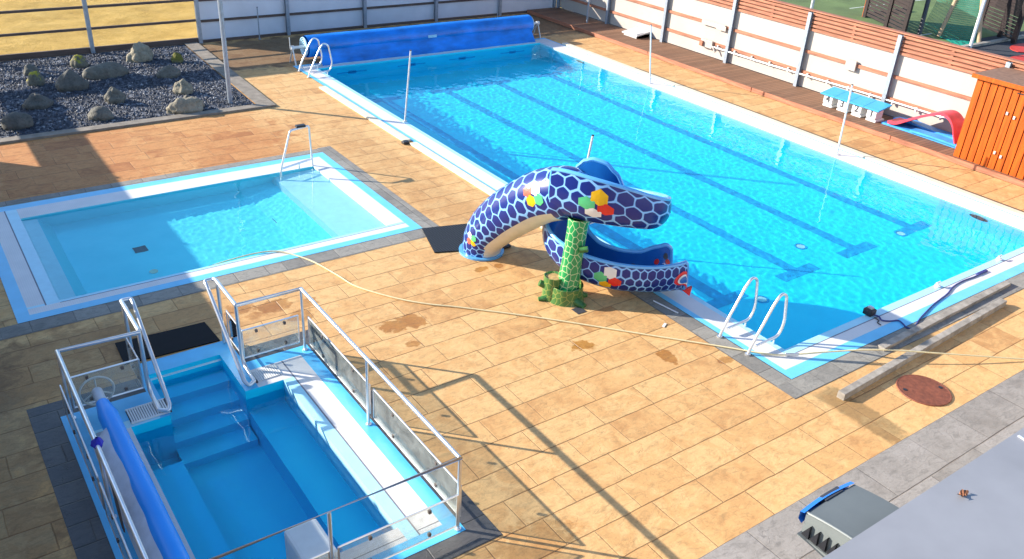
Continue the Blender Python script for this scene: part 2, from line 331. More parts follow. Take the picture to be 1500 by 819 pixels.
def scales_mat(name, cell, edge, dark, dark2, gap, use_uv=True, jitter=.35):
    """reptile scales: a warped hexagon tiling in surface metres (UV)"""
    m, nt, b, out = new_mat(name); g = NT(nt)
    co = g.coords('UV')
    wn = g.node('ShaderNodeTexNoise'); wn.inputs['Scale'].default_value = 3.4; wn.inputs['Detail'].default_value = 2; g.link(co, wn.inputs['Vector'])
    wp = g.node('ShaderNodeVectorMath', operation='MULTIPLY_ADD'); g.link(wn.outputs['Color'], wp.inputs[0]); wp.inputs[1].default_value = (jitter * cell,) * 3; g.link(co, wp.inputs[2])
    sep = g.node('ShaderNodeSeparateXYZ'); g.link(wp.outputs[0], sep.inputs[0])
    px = g.math('DIVIDE', sep.outputs[0], cell); py = g.math('DIVIDE', sep.outputs[1], cell)
    S3 = math.sqrt(3)
    def cellpos(ox, oy):
        ax = g.math('SUBTRACT', g.math('FLOORED_MODULO', g.math('ADD', px, ox), 1.), .5)
        ay = g.math('SUBTRACT', g.math('FLOORED_MODULO', g.math('ADD', py, oy), S3), S3 / 2)
        return ax, ay
    ax, ay = cellpos(0, 0); bx, by = cellpos(.5, S3 / 2)
    la = g.math('ADD', g.math('MULTIPLY', ax, ax), g.math('MULTIPLY', ay, ay)); lb = g.math('ADD', g.math('MULTIPLY', bx, bx), g.math('MULTIPLY', by, by))
    pick = g.math('LESS_THAN', lb, la)
    def sel(a, b_): return g.math('ADD', a, g.math('MULTIPLY', pick, g.math('SUBTRACT', b_, a)))
    gx = g.math('ABSOLUTE', sel(ax, bx)); gy = g.math('ABSOLUTE', sel(ay, by))
    hx = g.math('MAXIMUM', gx, g.math('ADD', g.math('MULTIPLY', gx, .5), g.math('MULTIPLY', gy, S3 / 2)))
    rd = g.math('SQRT', g.math('ADD', g.math('MULTIPLY', gx, gx), g.math('MULTIPLY', gy, gy)))
    d = g.math('ADD', g.math('MULTIPLY', hx, .7), g.math('MULTIPLY', rd, .28))
    idx = g.node('ShaderNodeCombineXYZ'); g.link(g.math('SUBTRACT', px, sel(ax, bx)), idx.inputs[0]); g.link(g.math('SUBTRACT', py, sel(ay, by)), idx.inputs[1])
    rnd = g.node('ShaderNodeTexWhiteNoise', noise_dimensions='3D')
    rn = g.node('ShaderNodeVectorMath', operation='SNAP'); g.link(idx.outputs[0], rn.inputs[0]); rn.inputs[1].default_value = (.05, .05, .05); g.link(rn.outputs[0], rnd.inputs['Vector'])
    d = g.math('ADD', d, 0)
    big = g.noise(co, 1.6, 2)
    thr = g.math('SUBTRACT', .5 - gap, g.math('MULTIPLY', g.ramp(big, [(.4, 0.), (.7, 1.)]), .07))
    inside = g.node('ShaderNodeMapRange', interpolation_type='SMOOTHSTEP'); g.link(g.math('SUBTRACT', d, thr), inside.inputs[0])
    inside.inputs[1].default_value = -.025; inside.inputs[2].default_value = .025; inside.inputs[3].default_value = 1; inside.inputs[4].default_value = 0
    col = g.mix(g.noise(co, 2.3, 3), dark, dark2)
    g.link(g.mix(inside.outputs[0], edge, col), b.inputs['Base Color'])
    b.inputs['Roughness'].default_value = .3; b.inputs['Coat Weight'].default_value = .12; b.inputs['Coat Roughness'].default_value = .1; b.inputs['Specular IOR Level'].default_value = .35
    g.link(g.bump(inside.outputs[0], .15, .004), b.inputs['Normal'])
    return m
M['scales'] = scales_mat('snake_scale_gelcoat', .225, (.25, .53, .90), (.007, .020, .155), (.012, .026, .20), .042)
def trunk_mat(name, c0, c1, edge):
    m, nt, b, out = new_mat(name); g = NT(nt); co = g.mapping(g.coords('UV'), (1, .9, 1))
    v = g.node('ShaderNodeTexVoronoi', feature='DISTANCE_TO_EDGE', voronoi_dimensions='2D'); v.inputs['Scale'].default_value = 10.5; v.inputs['Randomness'].default_value = .8; g.link(co, v.inputs['Vector'])
    e = g.ramp(v.outputs['Distance'], [(.035, 1.), (.065, 0.)])
    col = g.mix(g.noise(co, 4, 3), c0, c1)
    g.link(g.mix(e, col, edge), b.inputs['Base Color']); b.inputs['Roughness'].default_value = .3
    b.inputs['Coat Weight'].default_value = .3
    return m
M['moss_green'] = plain('mossy_green_gelcoat', (.05, .17, .04), .35, var=.35, scale=16)
M['trunk'] = trunk_mat('green_bark_gelcoat', (.006, .20, .05), (.02, .34, .09), (.52, .62, .30))
M['stump'] = trunk_mat('olive_bark_gelcoat', (.02, .12, .03), (.10, .22, .05), (.30, .32, .08))

# ---------------------------------------------------------------- mesh helpers
def root_loc(o):
    while o.parent is not None: o = o.parent
    return o.location.copy()

class MB:
    def __init__(s): s.v = []; s.f = []; s.m = []; s.uv = {}
    def face(s, pts, mi=0, uv=None):
        i = len(s.v); s.v += [V(p) for p in pts]; s.f.append(tuple(range(i, i + len(pts)))); s.m.append(mi)
        if uv: s.uv[len(s.f) - 1] = uv
        return s
    def box(s, x0, x1, y0, y1, z0, z1, mi=0, rot=None, about=None):
        p = [V((x, y, z)) for z in (z0, z1) for (x, y) in ((x0, y0), (x1, y0), (x1, y1), (x0, y1))]
        if rot is not None:
            a = V(about) if about else sum(p, V()) / 8; p = [a + rot @ (q - a) for q in p]
        i = len(s.v); s.v += p
        for f in ((0, 3, 2, 1), (4, 5, 6, 7), (0, 1, 5, 4), (1, 2, 6, 5), (2, 3, 7, 6), (3, 0, 4, 7)):
            s.f.append(tuple(i + k for k in f)); s.m.append(mi)
        return s
    def tube(s, pts, r, n=10, mi=0, caps=True, closed=False):
        pts = [V(p) for p in pts]; k = len(pts); rs = r if isinstance(r, (list, tuple)) else [r] * k
        i0 = len(s.v); prev = None
        for j, p in enumerate(pts):
            if closed: d = pts[(j + 1) % k] - pts[j - 1]
            else: d = (pts[min(j + 1, k - 1)] - pts[max(j - 1, 0)])
            d.normalize()
            if prev is None:
                a = d.cross(V((0, 0, 1)))
                if a.length < 1e-3: a = d.cross(V((1, 0, 0)))
            else: a = prev - d * prev.dot(d)
            a.normalize(); prev = a; b = d.cross(a)
            for q in range(n):
                t = 2 * math.pi * q / n; s.v.append(p + (a * math.cos(t) + b * math.sin(t)) * rs[j])
        for j in range(k if closed else k - 1):
            jn = (j + 1) % k
            for q in range(n):
                a_, b_ = i0 + j * n + q, i0 + j * n + (q + 1) % n; c_, d_ = i0 + jn * n + (q + 1) % n, i0 + jn * n + q
                s.f.append((a_, b_, c_, d_)); s.m.append(mi)
        if caps and not closed:
            s.f.append(tuple(i0 + q for q in range(n))[::-1]); s.m.append(mi)
            s.f.append(tuple(i0 + (k - 1) * n + q for q in range(n))); s.m.append(mi)
        return s
    def disc(s, c, r, h, n=24, mi=0, mi_side=None, sx=1, sy=1):
        c = V(c); i = len(s.v)
        for z in (0, h):
            for q in range(n):
                t = 2 * math.pi * q / n; s.v.append(c + V((r * sx * math.cos(t), r * sy * math.sin(t), z)))
        s.f.append(tuple(i + n + q for q in range(n))); s.m.append(mi)
        s.f.append(tuple(i + q for q in range(n))[::-1]); s.m.append(mi)
        for q in range(n):
            s.f.append((i + q, i + (q + 1) % n, i + n + (q + 1) % n, i + n + q)); s.m.append(mi if mi_side is None else mi_side)
        return s
    def grid(s, rows, mi=0, uvs=None):
        """rows: list of equal-length point lists -> quads"""
        i = len(s.v); w = len(rows[0])
        for r_ in rows: s.v += [V(p) for p in r_]
        for a in range(len(rows) - 1):
            for b in range(w - 1):
                s.f.append((i + a * w + b, i + a * w + b + 1, i + (a + 1) * w + b + 1, i + (a + 1) * w + b)); s.m.append(mi(a, b) if callable(mi) else mi)
                if uvs: s.uv[len(s.f) - 1] = [uvs[a][b], uvs[a][b + 1], uvs[a + 1][b + 1], uvs[a + 1][b]]
        return s
    def build(s, name, mats, parent=None, smooth=False, at=None, bevel=0):
        if not isinstance(mats, (list, tuple)): mats = [mats]
        off = root_loc(parent) if parent is not None else (V(at) if at is not None else V())
        me = bpy.data.meshes.new(name); me.from_pydata([tuple(p - off) for p in s.v], [], s.f)
        for m in mats: me.materials.append(M[m] if isinstance(m, str) else m)
        for p, k in zip(me.polygons, s.m): p.material_index = k; p.use_smooth = smooth
        if s.uv:
            ul = me.uv_layers.new(name='UVMap')
            for fi, uv in s.uv.items():
                for li, t in zip(me.polygons[fi].loop_indices, uv): ul.data[li].uv = t
        me.update()
        o = bpy.data.objects.new(name, me); C.objects.link(o)
        if parent is not None: o.parent = parent
        else: o.location = off
        if smooth:
            try: me.set_sharp_from_angle(angle=R(40))
            except Exception: pass
        if bevel:
            b = o.modifiers.new('bevel', 'BEVEL'); b.width = bevel; b.segments = 2; b.limit_method = 'ANGLE'; b.angle_limit = R(35)
        return o

def thing(name, label, cat, loc=(0, 0, 0), group=None):
    o = bpy.data.objects.new(name, None); C.objects.link(o); o.location = loc; o.empty_display_size = .2
    return tag(o, label, cat, group)
def tag(o, label, cat, group=None):
    o['label'] = label; o['category'] = cat
    if group: o['group'] = group
    return o
def struct(o, kind='structure'):
    o['kind'] = kind; return o
def receiver(o):
    o.cycles.is_caustics_receiver = True; return o
def arc(c, u, w, r, a0, a1, n):
    """points on a circle arc round c in plane (u, w)"""
    c, u, w = V(c), V(u), V(w)
    return [c + u * (r * math.cos(R(a0 + (a1 - a0) * i / n))) + w * (r * math.sin(R(a0 + (a1 - a0) * i / n))) for i in range(n + 1)]
def fillet(pts, r, n=5):
    """polyline with rounded corners"""
    pts = [V(p) for p in pts]; out = [pts[0]]
    for i in range(1, len(pts) - 1):
        a, b, c = pts[i - 1], pts[i], pts[i + 1]
        d1, d2 = (a - b), (c - b); k = min(r, d1.length * .48, d2.length * .48)
        p, q = b + d1.normalized() * k, b + d2.normalized() * k
        for j in range(n + 1):
            t = j / n; out.append(p * (1 - t) ** 2 + b * 2 * t * (1 - t) + q * t * t)
    out.append(pts[-1]); return out
def spline(pts, n=8):
    """Catmull-Rom through points (any dimension, as tuples)"""
    out = []; k = len(pts)
    for i in range(k - 1):
        p0, p1, p2, p3 = pts[max(i - 1, 0)], pts[i], pts[i + 1], pts[min(i + 2, k - 1)]
        for j in range(n):
            t = j / n
            out.append(tuple(.5 * ((2 * b) + (c - a) * t + (2 * a - 5 * b + 4 * c - d) * t * t + (3 * b - a - 3 * c + d) * t ** 3) for a, b, c, d in zip(p0, p1, p2, p3)))
    out.append(tuple(pts[-1])); return out
def cells(xs, ys, cls, z, mb=None):
    """flat sheet of grid cells; cls(x, y) gives the material index or None for a hole; z a number or function of index"""
    mb = mb or MB()
    for a, b in zip(xs[:-1], xs[1:]):
        for c, d in zip(ys[:-1], ys[1:]):
            k = cls((a + b) / 2, (c + d) / 2)
            if k is None: continue
            zz = z(k) if callable(z) else z
            mb.face([(a, c, zz), (b, c, zz), (b, d, zz), (a, d, zz)], k)
    return mb

# ---------------------------------------------------------------- ground
PW, PL = 9.08, 17.87
def in_pool(x, y):
    return (0 < x < PW and 0 < y < PL) or (-8.79 < x < -2.11 and 6.79 < y < 11.17) or (-8.72 < x < -5.49 and 0 < y < 4.24) or (-7.70 < x < -6.40 and 0 < y < 4.92)
FX, FY, WX = 12.35, 21.45, -10.5      # fence lines
xs = sorted({WX - 30, WX, -8.79, -8.72, -7.70, -6.40, -5.49, -2.11, 0, PW, FX + .1})
ys = sorted({-1.66, 0, 4.24, 4.92, 6.79, 11.17, PL, FY + .1})
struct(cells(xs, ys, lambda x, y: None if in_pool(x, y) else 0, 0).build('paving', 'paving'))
struct(cells([WX - 30, FX + .1], [-4.6, -1.66], lambda x, y: 0, 0).build('grey_pavement', 'grey_paving'))
xs = [-150, -60, -25, WX, -1.5, FX + .1, 150]
gm = MB()
nx, ny = 90, 60
def gh(x, y): return .06 * noise.noise(V((x * .45, y * .45, 0))) + .03 * noise.noise(V((x * 1.7, y * 1.7, 4))) + .012 * noise.noise(V((x * 5, y * 5, 2)))
rows = [[(-14 + 20 * i / 140, FY + .1 + 14 * j / 100, min(0, 0) + .05 + (gh(-14 + 20 * i / 140, FY + 14 * j / 100) if j else 0)) for i in range(141)] for j in range(101)]
gm.grid(rows); struct(gm.build('dry_grass_field', 'grass', smooth=True))
struct(cells([-150, 6, 13.5], [FY + 14.1, 200], lambda x, y: 0, .03).build('dry_grass_field', 'grass'))
struct(cells([-150, -14], [FY + .1, FY + 14.1], lambda x, y: 0, .03).build('dry_grass_field', 'grass'))
struct(cells([6, 13.5], [FY + .1, FY + 14.1], lambda x, y: 0, .03).build('dry_grass_field', 'grass'))
struct(cells([FX + .1, 150], [-60, FY + .1], lambda x, y: 0, 0).build('asphalt_yard', 'asphalt'))
struct(cells([-150, WX - 30], [-60, FY + .1], lambda x, y: 0, 0).build('asphalt_yard', 'asphalt'))
struct(cells([WX - 30, FX + .1], [-60, -4.6], lambda x, y: 0, 0).build('asphalt_yard', 'asphalt'))
struct(cells([13.5, 70], [11.3, 70], lambda x, y: 0, .006).build('sports_turf', 'turf'))

# borders of other slabs round the pools
mb = MB()
cells([-.34, 0, PW + .0], [-.34, 0], lambda x, y: 0, .004, mb); struct(mb.build('grey_slab_border', 'border'))
mb = MB(); cells([-.34, 0], [0, 3.6], lambda x, y: 0, .004, mb); cells([-2.11, -1.80], [6.48, 11.46], lambda x, y: 0, .004, mb)
struct(mb.build('grey_slab_border', 'border_y'))
mb = MB(); cells([-9.1, -2.11], [6.44, 6.79], lambda x, y: 0, .004, mb); cells([-9.1, -2.11], [11.17, 11.42], lambda x, y: 0, .004, mb)
struct(mb.build('grey_slab_border', 'border'))
mb = MB(); cells([-9.04, -8.72, -7.70, -6.40, -5.49, -5.19], [-.27, 0, 4.24, 4.6], lambda x, y: None if in_pool(x, y) else 0, .004, mb)
struct(mb.build('dark_slate_border', 'slate'))

# ---------------------------------------------------------------- pools
# main pool: rim, gutter and basin
I0, I1, J0, J1 = .54, 8.52, .56, 17.33
def rim_cls(x, y):
    if I0 < x < I1 and J0 < y < J1: return None
    d = min(x, PW - x, y, PL - y) if True else 0
    if y < .2 or y > PL - .14: return 0
    if x < .11 or x > PW - .05: return 0
    if I0 - .10 < x < I1 + .02 and J0 - .14 < y < J1 + .05:
        if (.405 < y < .425) : return 3
        return 2
    return 1
xs = [0, .11, I0 - .10, I0, I1, I1 + .02, PW - .05, PW]; ys = [0, .2, .405, .425, J0, J1, J1 + .05, PL - .14, PL]
def rim2(x, y):
    k = rim_cls(x, y)
    if .405 < y < .425 and I0 - .1 < x < I1 + .02: k = 3
    return k
struct(cells(xs, ys, rim2, .008).build('pool_rim', ['lblue', 'grate_y', 'cyanrim', 'joint']))
def basin(name, x0, x1, y0, y1, depth, mat, n=8, band=0):
    """inner walls and a floor whose depth may slope along y: depth(y) > 0"""
    mb = MB(); yy = [y0 + (y1 - y0) * i / n for i in range(n + 1)]
    for a, b in zip(yy[:-1], yy[1:]):
        da, db = depth(a), depth(b)
        mb.face([(x0, a, -da), (x1, a, -da), (x1, b, -db), (x0, b, -db)])
        mb.face([(x0, a, .008), (x0, a, -da), (x0, b, -db), (x0, b, .008)])
        if band:  # painted steps from white to cyan imitate light lost with depth
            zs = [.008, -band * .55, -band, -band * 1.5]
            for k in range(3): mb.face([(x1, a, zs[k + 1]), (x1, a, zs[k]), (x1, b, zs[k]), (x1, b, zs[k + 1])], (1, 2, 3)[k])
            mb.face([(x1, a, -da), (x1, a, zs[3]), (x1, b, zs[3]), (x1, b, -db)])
        else: mb.face([(x1, a, -da), (x1, a, .008), (x1, b, .008), (x1, b, -db)])
    mb.face([(x0, y0, -depth(y0)), (x0, y0, .008), (x1, y0, .008), (x1, y0, -depth(y0))])
    mb.face([(x0, y1, .008), (x0, y1, -depth(y1)), (x1, y1, -depth(y1)), (x1, y1, .008)])
    return receiver(struct(mb.build(name, mat)))
dm = lambda y: .95 + .55 * (y - J0) / (J1 - J0)
basin('pool_basin', I0, I1, J0, J1, dm, ['floor_main', 'white', 'wall_depth_pale', 'wall_depth_mid'], band=.34)
mb = MB()
lanes = (1.60, 3.60, 5.42, 7.38)
for x in lanes:
    a, b = 2.75, 15.2
    n = 10
    for i in range(n):
        y0, y1 = a + (b - a) * i / n, a + (b - a) * (i + 1) / n
        mb.face([(x - .13, y0, .006 - dm(y0)), (x + .13, y0, .006 - dm(y0)), (x + .13, y1, .006 - dm(y1)), (x - .13, y1, .006 - dm(y1))])
    for y in (a - .13, b + .13):
        mb.face([(x - .5, y - .13, .006 - dm(y - .13)), (x + .5, y - .13, .006 - dm(y - .13)), (x + .5, y + .13, .006 - dm(y + .13)), (x - .5, y + .13, .006 - dm(y + .13))])
    # cross on the end wall, under water
    for (w, h0, h1) in ((.48, -.70, -.60), (.13, -.82, -.48)):
        mb.face([(x - w, J1 - .006, h0), (x + w, J1 - .006, h0), (x + w, J1 - .006, h1), (x - w, J1 - .006, h1)])
receiver(struct(mb.build('lane_markings', 'lane')))

def water(name, poly, z, mat, st, amp, fr, seed=0):
    """rippled water sheet over an axis-aligned rectangle list"""
    mb = MB()
    for (x0, x1, y0, y1) in poly:
        nx, ny = max(2, round((x1 - x0) / st)), max(2, round((y1 - y0) / st))
        rows = []
        for j in range(ny + 1):
            y = y0 + (y1 - y0) * j / ny; r_ = []
            for i in range(nx + 1):
                x = x0 + (x1 - x0) * i / nx
                h = sum(a * noise.noise(V((x * f, y * f * .9, seed + k * 7.1))) for k, (a, f) in enumerate(zip(amp, fr)))
                r_.append((x, y, z + h))
            rows.append(r_)
        mb.grid(rows)
    o = struct(mb.build(name, mat, smooth=False))
    for p in o.data.polygons: p.use_smooth = True
    o.cycles.is_caustics_caster = True
    return o
# each sheet runs on under the slabs toward the sun, as far as its light path needs
water('pool_water', [(I0 - 2.5, I1, J0, J1 + 2.6)], -.025, 'water_main', .042, (.0030, .0015, .0011, .0009), (1.3, 3.6, 8.5, 13.))

# small pool
S = dict(x0=-8.79, x1=-2.11, y0=6.79, y1=11.17)
SI0, SI1, SJ0, SJ1 = -8.17, -2.62, 7.20, 10.50
def s_cls(x, y):
    if SI0 < x < SI1 and SJ0 < y < SJ1: return None
    if x < -8.61 or x > -2.29 or y < 6.96 or y > 10.95: return 0
    if -8.37 < x < -8.35 and SJ0 - .05 < y < 10.9: return 3
    if 7.12 < y < 7.14 and x > -8.2: return 3
    if -8.35 < x < SI0 and y > 7.14: return 2
    if y < SJ0 and y > 7.14: return 2
    return 1
struct(cells([-8.79, -8.61, -8.37, -8.35, SI0, SI1, -2.29, -2.11], [6.79, 6.96, 7.12, 7.14, SJ0, SJ1, 10.95, 11.17], s_cls, .008).build('pool_rim', ['lblue', 'grate_x', 'cyanrim', 'joint']))
SZ = -.55
mb = MB()
bx = [(SI0, -.06), (SI0 + .25, -.10), (SI0 + .45, SZ), (-4.2, SZ), (-3.55, -.40), (-3.5, -.20), (SI1, -.10)]
for (a, za), (b, zb) in zip(bx[:-1], bx[1:]):
    mb.face([(a, SJ0, za), (b, SJ0, zb), (b, SJ1, zb), (a, SJ1, za)], 1 if a > -3.6 else (1 if a < SI0 + .2 else 0))
for y, s in ((SJ0, 1), (SJ1, -1)):
    for (a, za), (b, zb) in zip(bx[:-1], bx[1:]):
        mb.face([(a, y, .008), (a, y, za), (b, y, zb), (b, y, .008)][::s])
mb.face([(SI0, SJ0, .008), (SI0, SJ0, -.06), (SI0, SJ1, -.06), (SI0, SJ1, .008)], 1)
mb.face([(SI1, SJ0, -.10), (SI1, SJ0, .008), (SI1, SJ1, .008), (SI1, SJ1, -.10)], 1)
receiver(struct(mb.build('pool_basin', ['floor_small', 'floor_pale'])))
water('pool_water', [(SI0 - 1., SI1, SJ0, SJ1 + 1.)], -.02, 'water_small', .03, (.0015, .0012, .0011, .0007), (1.5, 4.2, 9.0, 15.), 31)

# hot pool
HI0, HI1, HJ0, HJ1 = -8.05, -6.10, .42, 3.60
AX0, AX1, AY1 = -7.58, -6.62, 4.60
def h_cls(x, y):
    if HI0 < x < HI1 and HJ0 < y < HJ1: return None
    if AX0 < x < AX1 and HJ1 - .01 < y < AY1: return None
    if y > 4.24 or x < -8.50 or x > -5.67 or y < .20 or y > 4.03: return 0
    if AX0 - .12 < x < AX1 + .18 and y > HJ1: return 0
    if y > HJ1 and x < AX0: return 0 if y > 3.75 else 2
    if -5.96 < x < -5.94: return 3
    if x > HI1 and x < -5.94 and y < 3.6: return 2
    if HJ0 - .16 < y < HJ0 - .145: return 3
    return 1
hx = [-8.72, -8.50, HI0, -7.70, AX0, AX1, -6.44, -6.40, HI1, -5.96, -5.94, -5.67, -5.49]
hy = [0, .20, HJ0 - .16, HJ0 - .145, HJ0, HJ1, 3.75, 4.03, 4.24, AY1, 4.92]
struct(cells(hx, hy, lambda x, y: h_cls(x, y) if in_pool(x, y) else None, .008).build('pool_rim', ['lblue_hot', 'grate_y', 'cyanrim', 'joint']))
mb = MB(); HZ = -1.05; BZ = -.50
def wall(x0, y0, x1, y1, z0, z1=.008, mi=0): mb.face([(x0, y0, z0), (x1, y1, z0), (x1, y1, z1), (x0, y0, z1)], mi)
# floor, benches along both sides, entry steps
mb.face([(HI0 + .42, HJ0, HZ), (HI1 - .5, HJ0, HZ), (HI1 - .5, HJ1, HZ), (HI0 + .42, HJ1, HZ)])
mb.face([(HI0, HJ0, BZ), (HI0 + .42, HJ0, BZ), (HI0 + .42, HJ1 - .5, BZ), (HI0, HJ1 - .5, BZ)]); mb.face([(HI1 - .5, HJ0, BZ), (HI1, HJ0, BZ), (HI1, HJ1, BZ), (HI1 - .5, HJ1, BZ)])
mb.face([(HI0, HJ1 - .5, HZ), (HI0 + .42, HJ1 - .5, HZ), (HI0 + .42, HJ1, HZ), (HI0, HJ1, HZ)])
wall(HI0 + .42, HJ0, HI0 + .42, HJ1 - .5, HZ, BZ); wall(HI0, HJ1 - .5, HI0 + .42, HJ1 - .5, HZ, BZ); wall(HI1 - .5, HJ0, HI1 - .5, HJ1, HZ, BZ)
wall(HI0, HJ0, HI0, HJ1, HZ); wall(HI1, HJ0, HI1, HJ1, HZ, mi=1); wall(HI0, HJ0, HI1, HJ0, HZ)
wall(HI0, HJ1, AX0, HJ1, HZ); wall(AX1, HJ1, HI1, HJ1, HZ)
wall(AX0, HJ1, AX0, AY1, HZ); wall(AX1, HJ1, AX1, AY1, HZ); wall(AX0, AY1, AX1, AY1, -.3)
tr = [(AY1, -.16), (AY1 - .06, -.16), (AY1 - .34, -.38), (AY1 - .64, -.60), (AY1 - .94, -.82)]
for k, (a, b) in enumerate(((AY1, AY1 - .05), (AY1 - .05, AY1 - .35), (AY1 - .35, AY1 - .68), (AY1 - .68, AY1 - 1.0), (AY1 - 1.0, AY1 - 1.32))):
    z = (-.06, -.28, -.48, -.68, -.87)[k]; zn = (-.28, -.48, -.68, -.87, HZ)[k]
    mb.face([(AX0, a, z), (AX1, a, z), (AX1, b, z), (AX0, b, z)], 2 if k == 0 else 0)
    mb.face([(AX0, b, z), (AX1, b, z), (AX1, b, zn), (AX0, b, zn)], 0)
    if k == 4: mb.face([(AX0, a, z), (AX0, b, z), (AX0, b, HZ), (AX0, a, HZ)], 0); mb.face([(AX1, a, z), (AX1, b, z), (AX1, b, HZ), (AX1, a, HZ)], 0)
receiver(struct(mb.build('pool_basin', ['floor_hot', 'cyanrim', 'floor_pale'])))
water('pool_water', [(HI0 - 1.7, HI1, HJ0, AY1 + 1.5)], -.13, 'water_hot', .045, (.003, .0020, .001), (1.6, 4.0, 9.), 57)

# ---------------------------------------------------------------- drainage channel covers beside the main pool
mb = MB()
mb.box(-.21, -.015, 10.95, 15.6, .0, .045, 0); o = mb.build('channel_cover', ['cream'], at=(-.1, 13, 0), bevel=.006)
tag(o, 'cream drain cover left of the swimming pool, from far ladder to small black block', 'drain cover', 'cream drain covers beside the big pool')
mb = MB(); mb.box(-.16, .02, 3.7, 10.75, .0, .045); o = mb.build('channel_cover', ['cream'], at=(-.1, 7, 0), bevel=.006)
tag(o, 'cream drain channel cover running behind the snake slide along the pool', 'drain cover', 'cream drain covers beside the big pool')
mb = MB(); mb.box(9.10, 9.30, 1.0, 16.9, .0, .045); o = mb.build('channel_cover', ['cream'], at=(9.2, 9, 0), bevel=.006)
tag(o, 'long cream drain cover on the timber deck side of the swimming pool', 'drain cover', 'cream drain covers beside the big pool')
mb = MB(); mb.box(9.31, 9.43, .5, 13.6, .0, .02); o = mb.build('channel_edge', ['channel'], at=(9.34, 7, 0)); tag(o, 'narrow brown gutter strip beside the long cream drain cover', 'gutter')
mb = MB(); mb.box(-.29, -.15, 10.78, 10.92, .0, .07); o = mb.build('black_block', ['black'], at=(-.2, 10.85, 0), bevel=.015); tag(o, 'small black block in the gap between two cream drain covers', 'block')

# ---------------------------------------------------------------- gravel bed and rocks
GX = lambda y: -2.22 + .10 * (y - 14.9) / 6.4
def kerb_mesh():
    mb = MB()
    mb.box(-13, -1.80, 14.60, 14.86, 0, .05)
    mb.face([(-2.22, 14.86, .05), (-1.80, 14.86, .05), (-1.62, 21.3, .05), (-2.02, 21.3, .05)]); mb.face([(-1.80, 14.86, .05), (-1.80, 14.86, 0), (-1.62, 21.3, 0), (-1.62, 21.3, .05)])
    return mb
struct(kerb_mesh().build('concrete_kerb', 'kerb'))
struct(MB().face([(-13, 14.86, .012), (-2.22, 14.86, .012), (-2.02, 21.3, .012), (-13, 21.3, .012)]).build('gravel_base', 'gravel'))
mb = MB()
for i in range(15000):
    y = random.uniform(14.9, 21.2); x = random.uniform(-9.6, GX(y) - .03)
    if y < 21.9 - 0 and x < -8.2 - (y - 14.9) * .06 + 1.2 - 1.2 and random.random() < .6: continue
    s = random.uniform(.018, .042); a = random.uniform(0, 6.28); ca, sa = math.cos(a), math.sin(a)
    p = []
    for (dx, dy, dz) in ((1, 0, .1), (0, 1, -.1), (-1, 0, .15), (0, -1, 0), (.15, .1, .8), (0, 0, -.6)):
        dx *= s * random.uniform(.75, 1.25); dy *= s * random.uniform(.6, 1.0); dz *= s * random.uniform(.7, 1.1)
        p.append(V((x + dx * ca - dy * sa, y + dx * sa + dy * ca, .022 + dz)))
    k = len(mb.v); mb.v += p
    for f in ((0, 1, 4), (1, 2, 4), (2, 3, 4), (3, 0, 4)): mb.f.append(tuple(k + q for q in f)); mb.m.append(0)
o = mb.build('gravel', 'gravel'); struct(o, 'stuff'); o['label'] = 'dark blue grey gravel filling the rock bed'

def ico(sub):
    import bmesh
    bm = bmesh.new(); bmesh.ops.create_icosphere(bm, subdivisions=sub, radius=1)
    v = [p.co.copy() for p in bm.verts]; f = [tuple(q.index for q in p.verts) for p in bm.faces]; bm.free(); return v, f
IV, IF = ico(4)
def rock(name, label, x, y, w, d, h, mat, seed, rough=.25, peak=0, rot=0, px=0.):
    mb = MB(); out = []
    for p in IV:
        n1 = noise.noise(p * 1.3 + V((seed, 0, 0))); n2 = noise.noise(p * 3.1 + V((0, seed, 0))); n3 = noise.noise(p * 7 + V((seed, seed, 0)))
        k = 1 + rough * (n1 * .9 + n2 * .45 + n3 * .18)
        q = p * k
        if peak and q.z > 0: s = 1 - peak * min(1, q.z) ** .8; q.x = q.x * s + px * q.z; q.y *= s
        q = V((q.x * w * .45, q.y * d * .45, q.z * h * .56 + h * .28))
        q.z = max(q.z, -.02)
        out.append(V((x + q.x * math.cos(rot) - q.y * math.sin(rot), y + q.x * math.sin(rot) + q.y * math.cos(rot), q.z)))
    mb.v = out; mb.f = list(IF); mb.m = [0] * len(IF)
    o = mb.build(name, mat, smooth=False, at=(x, y, 0))
    for p in o.data.polygons: p.use_smooth = True
    return tag(o, label, 'rock', 'rocks set in the gravel bed')
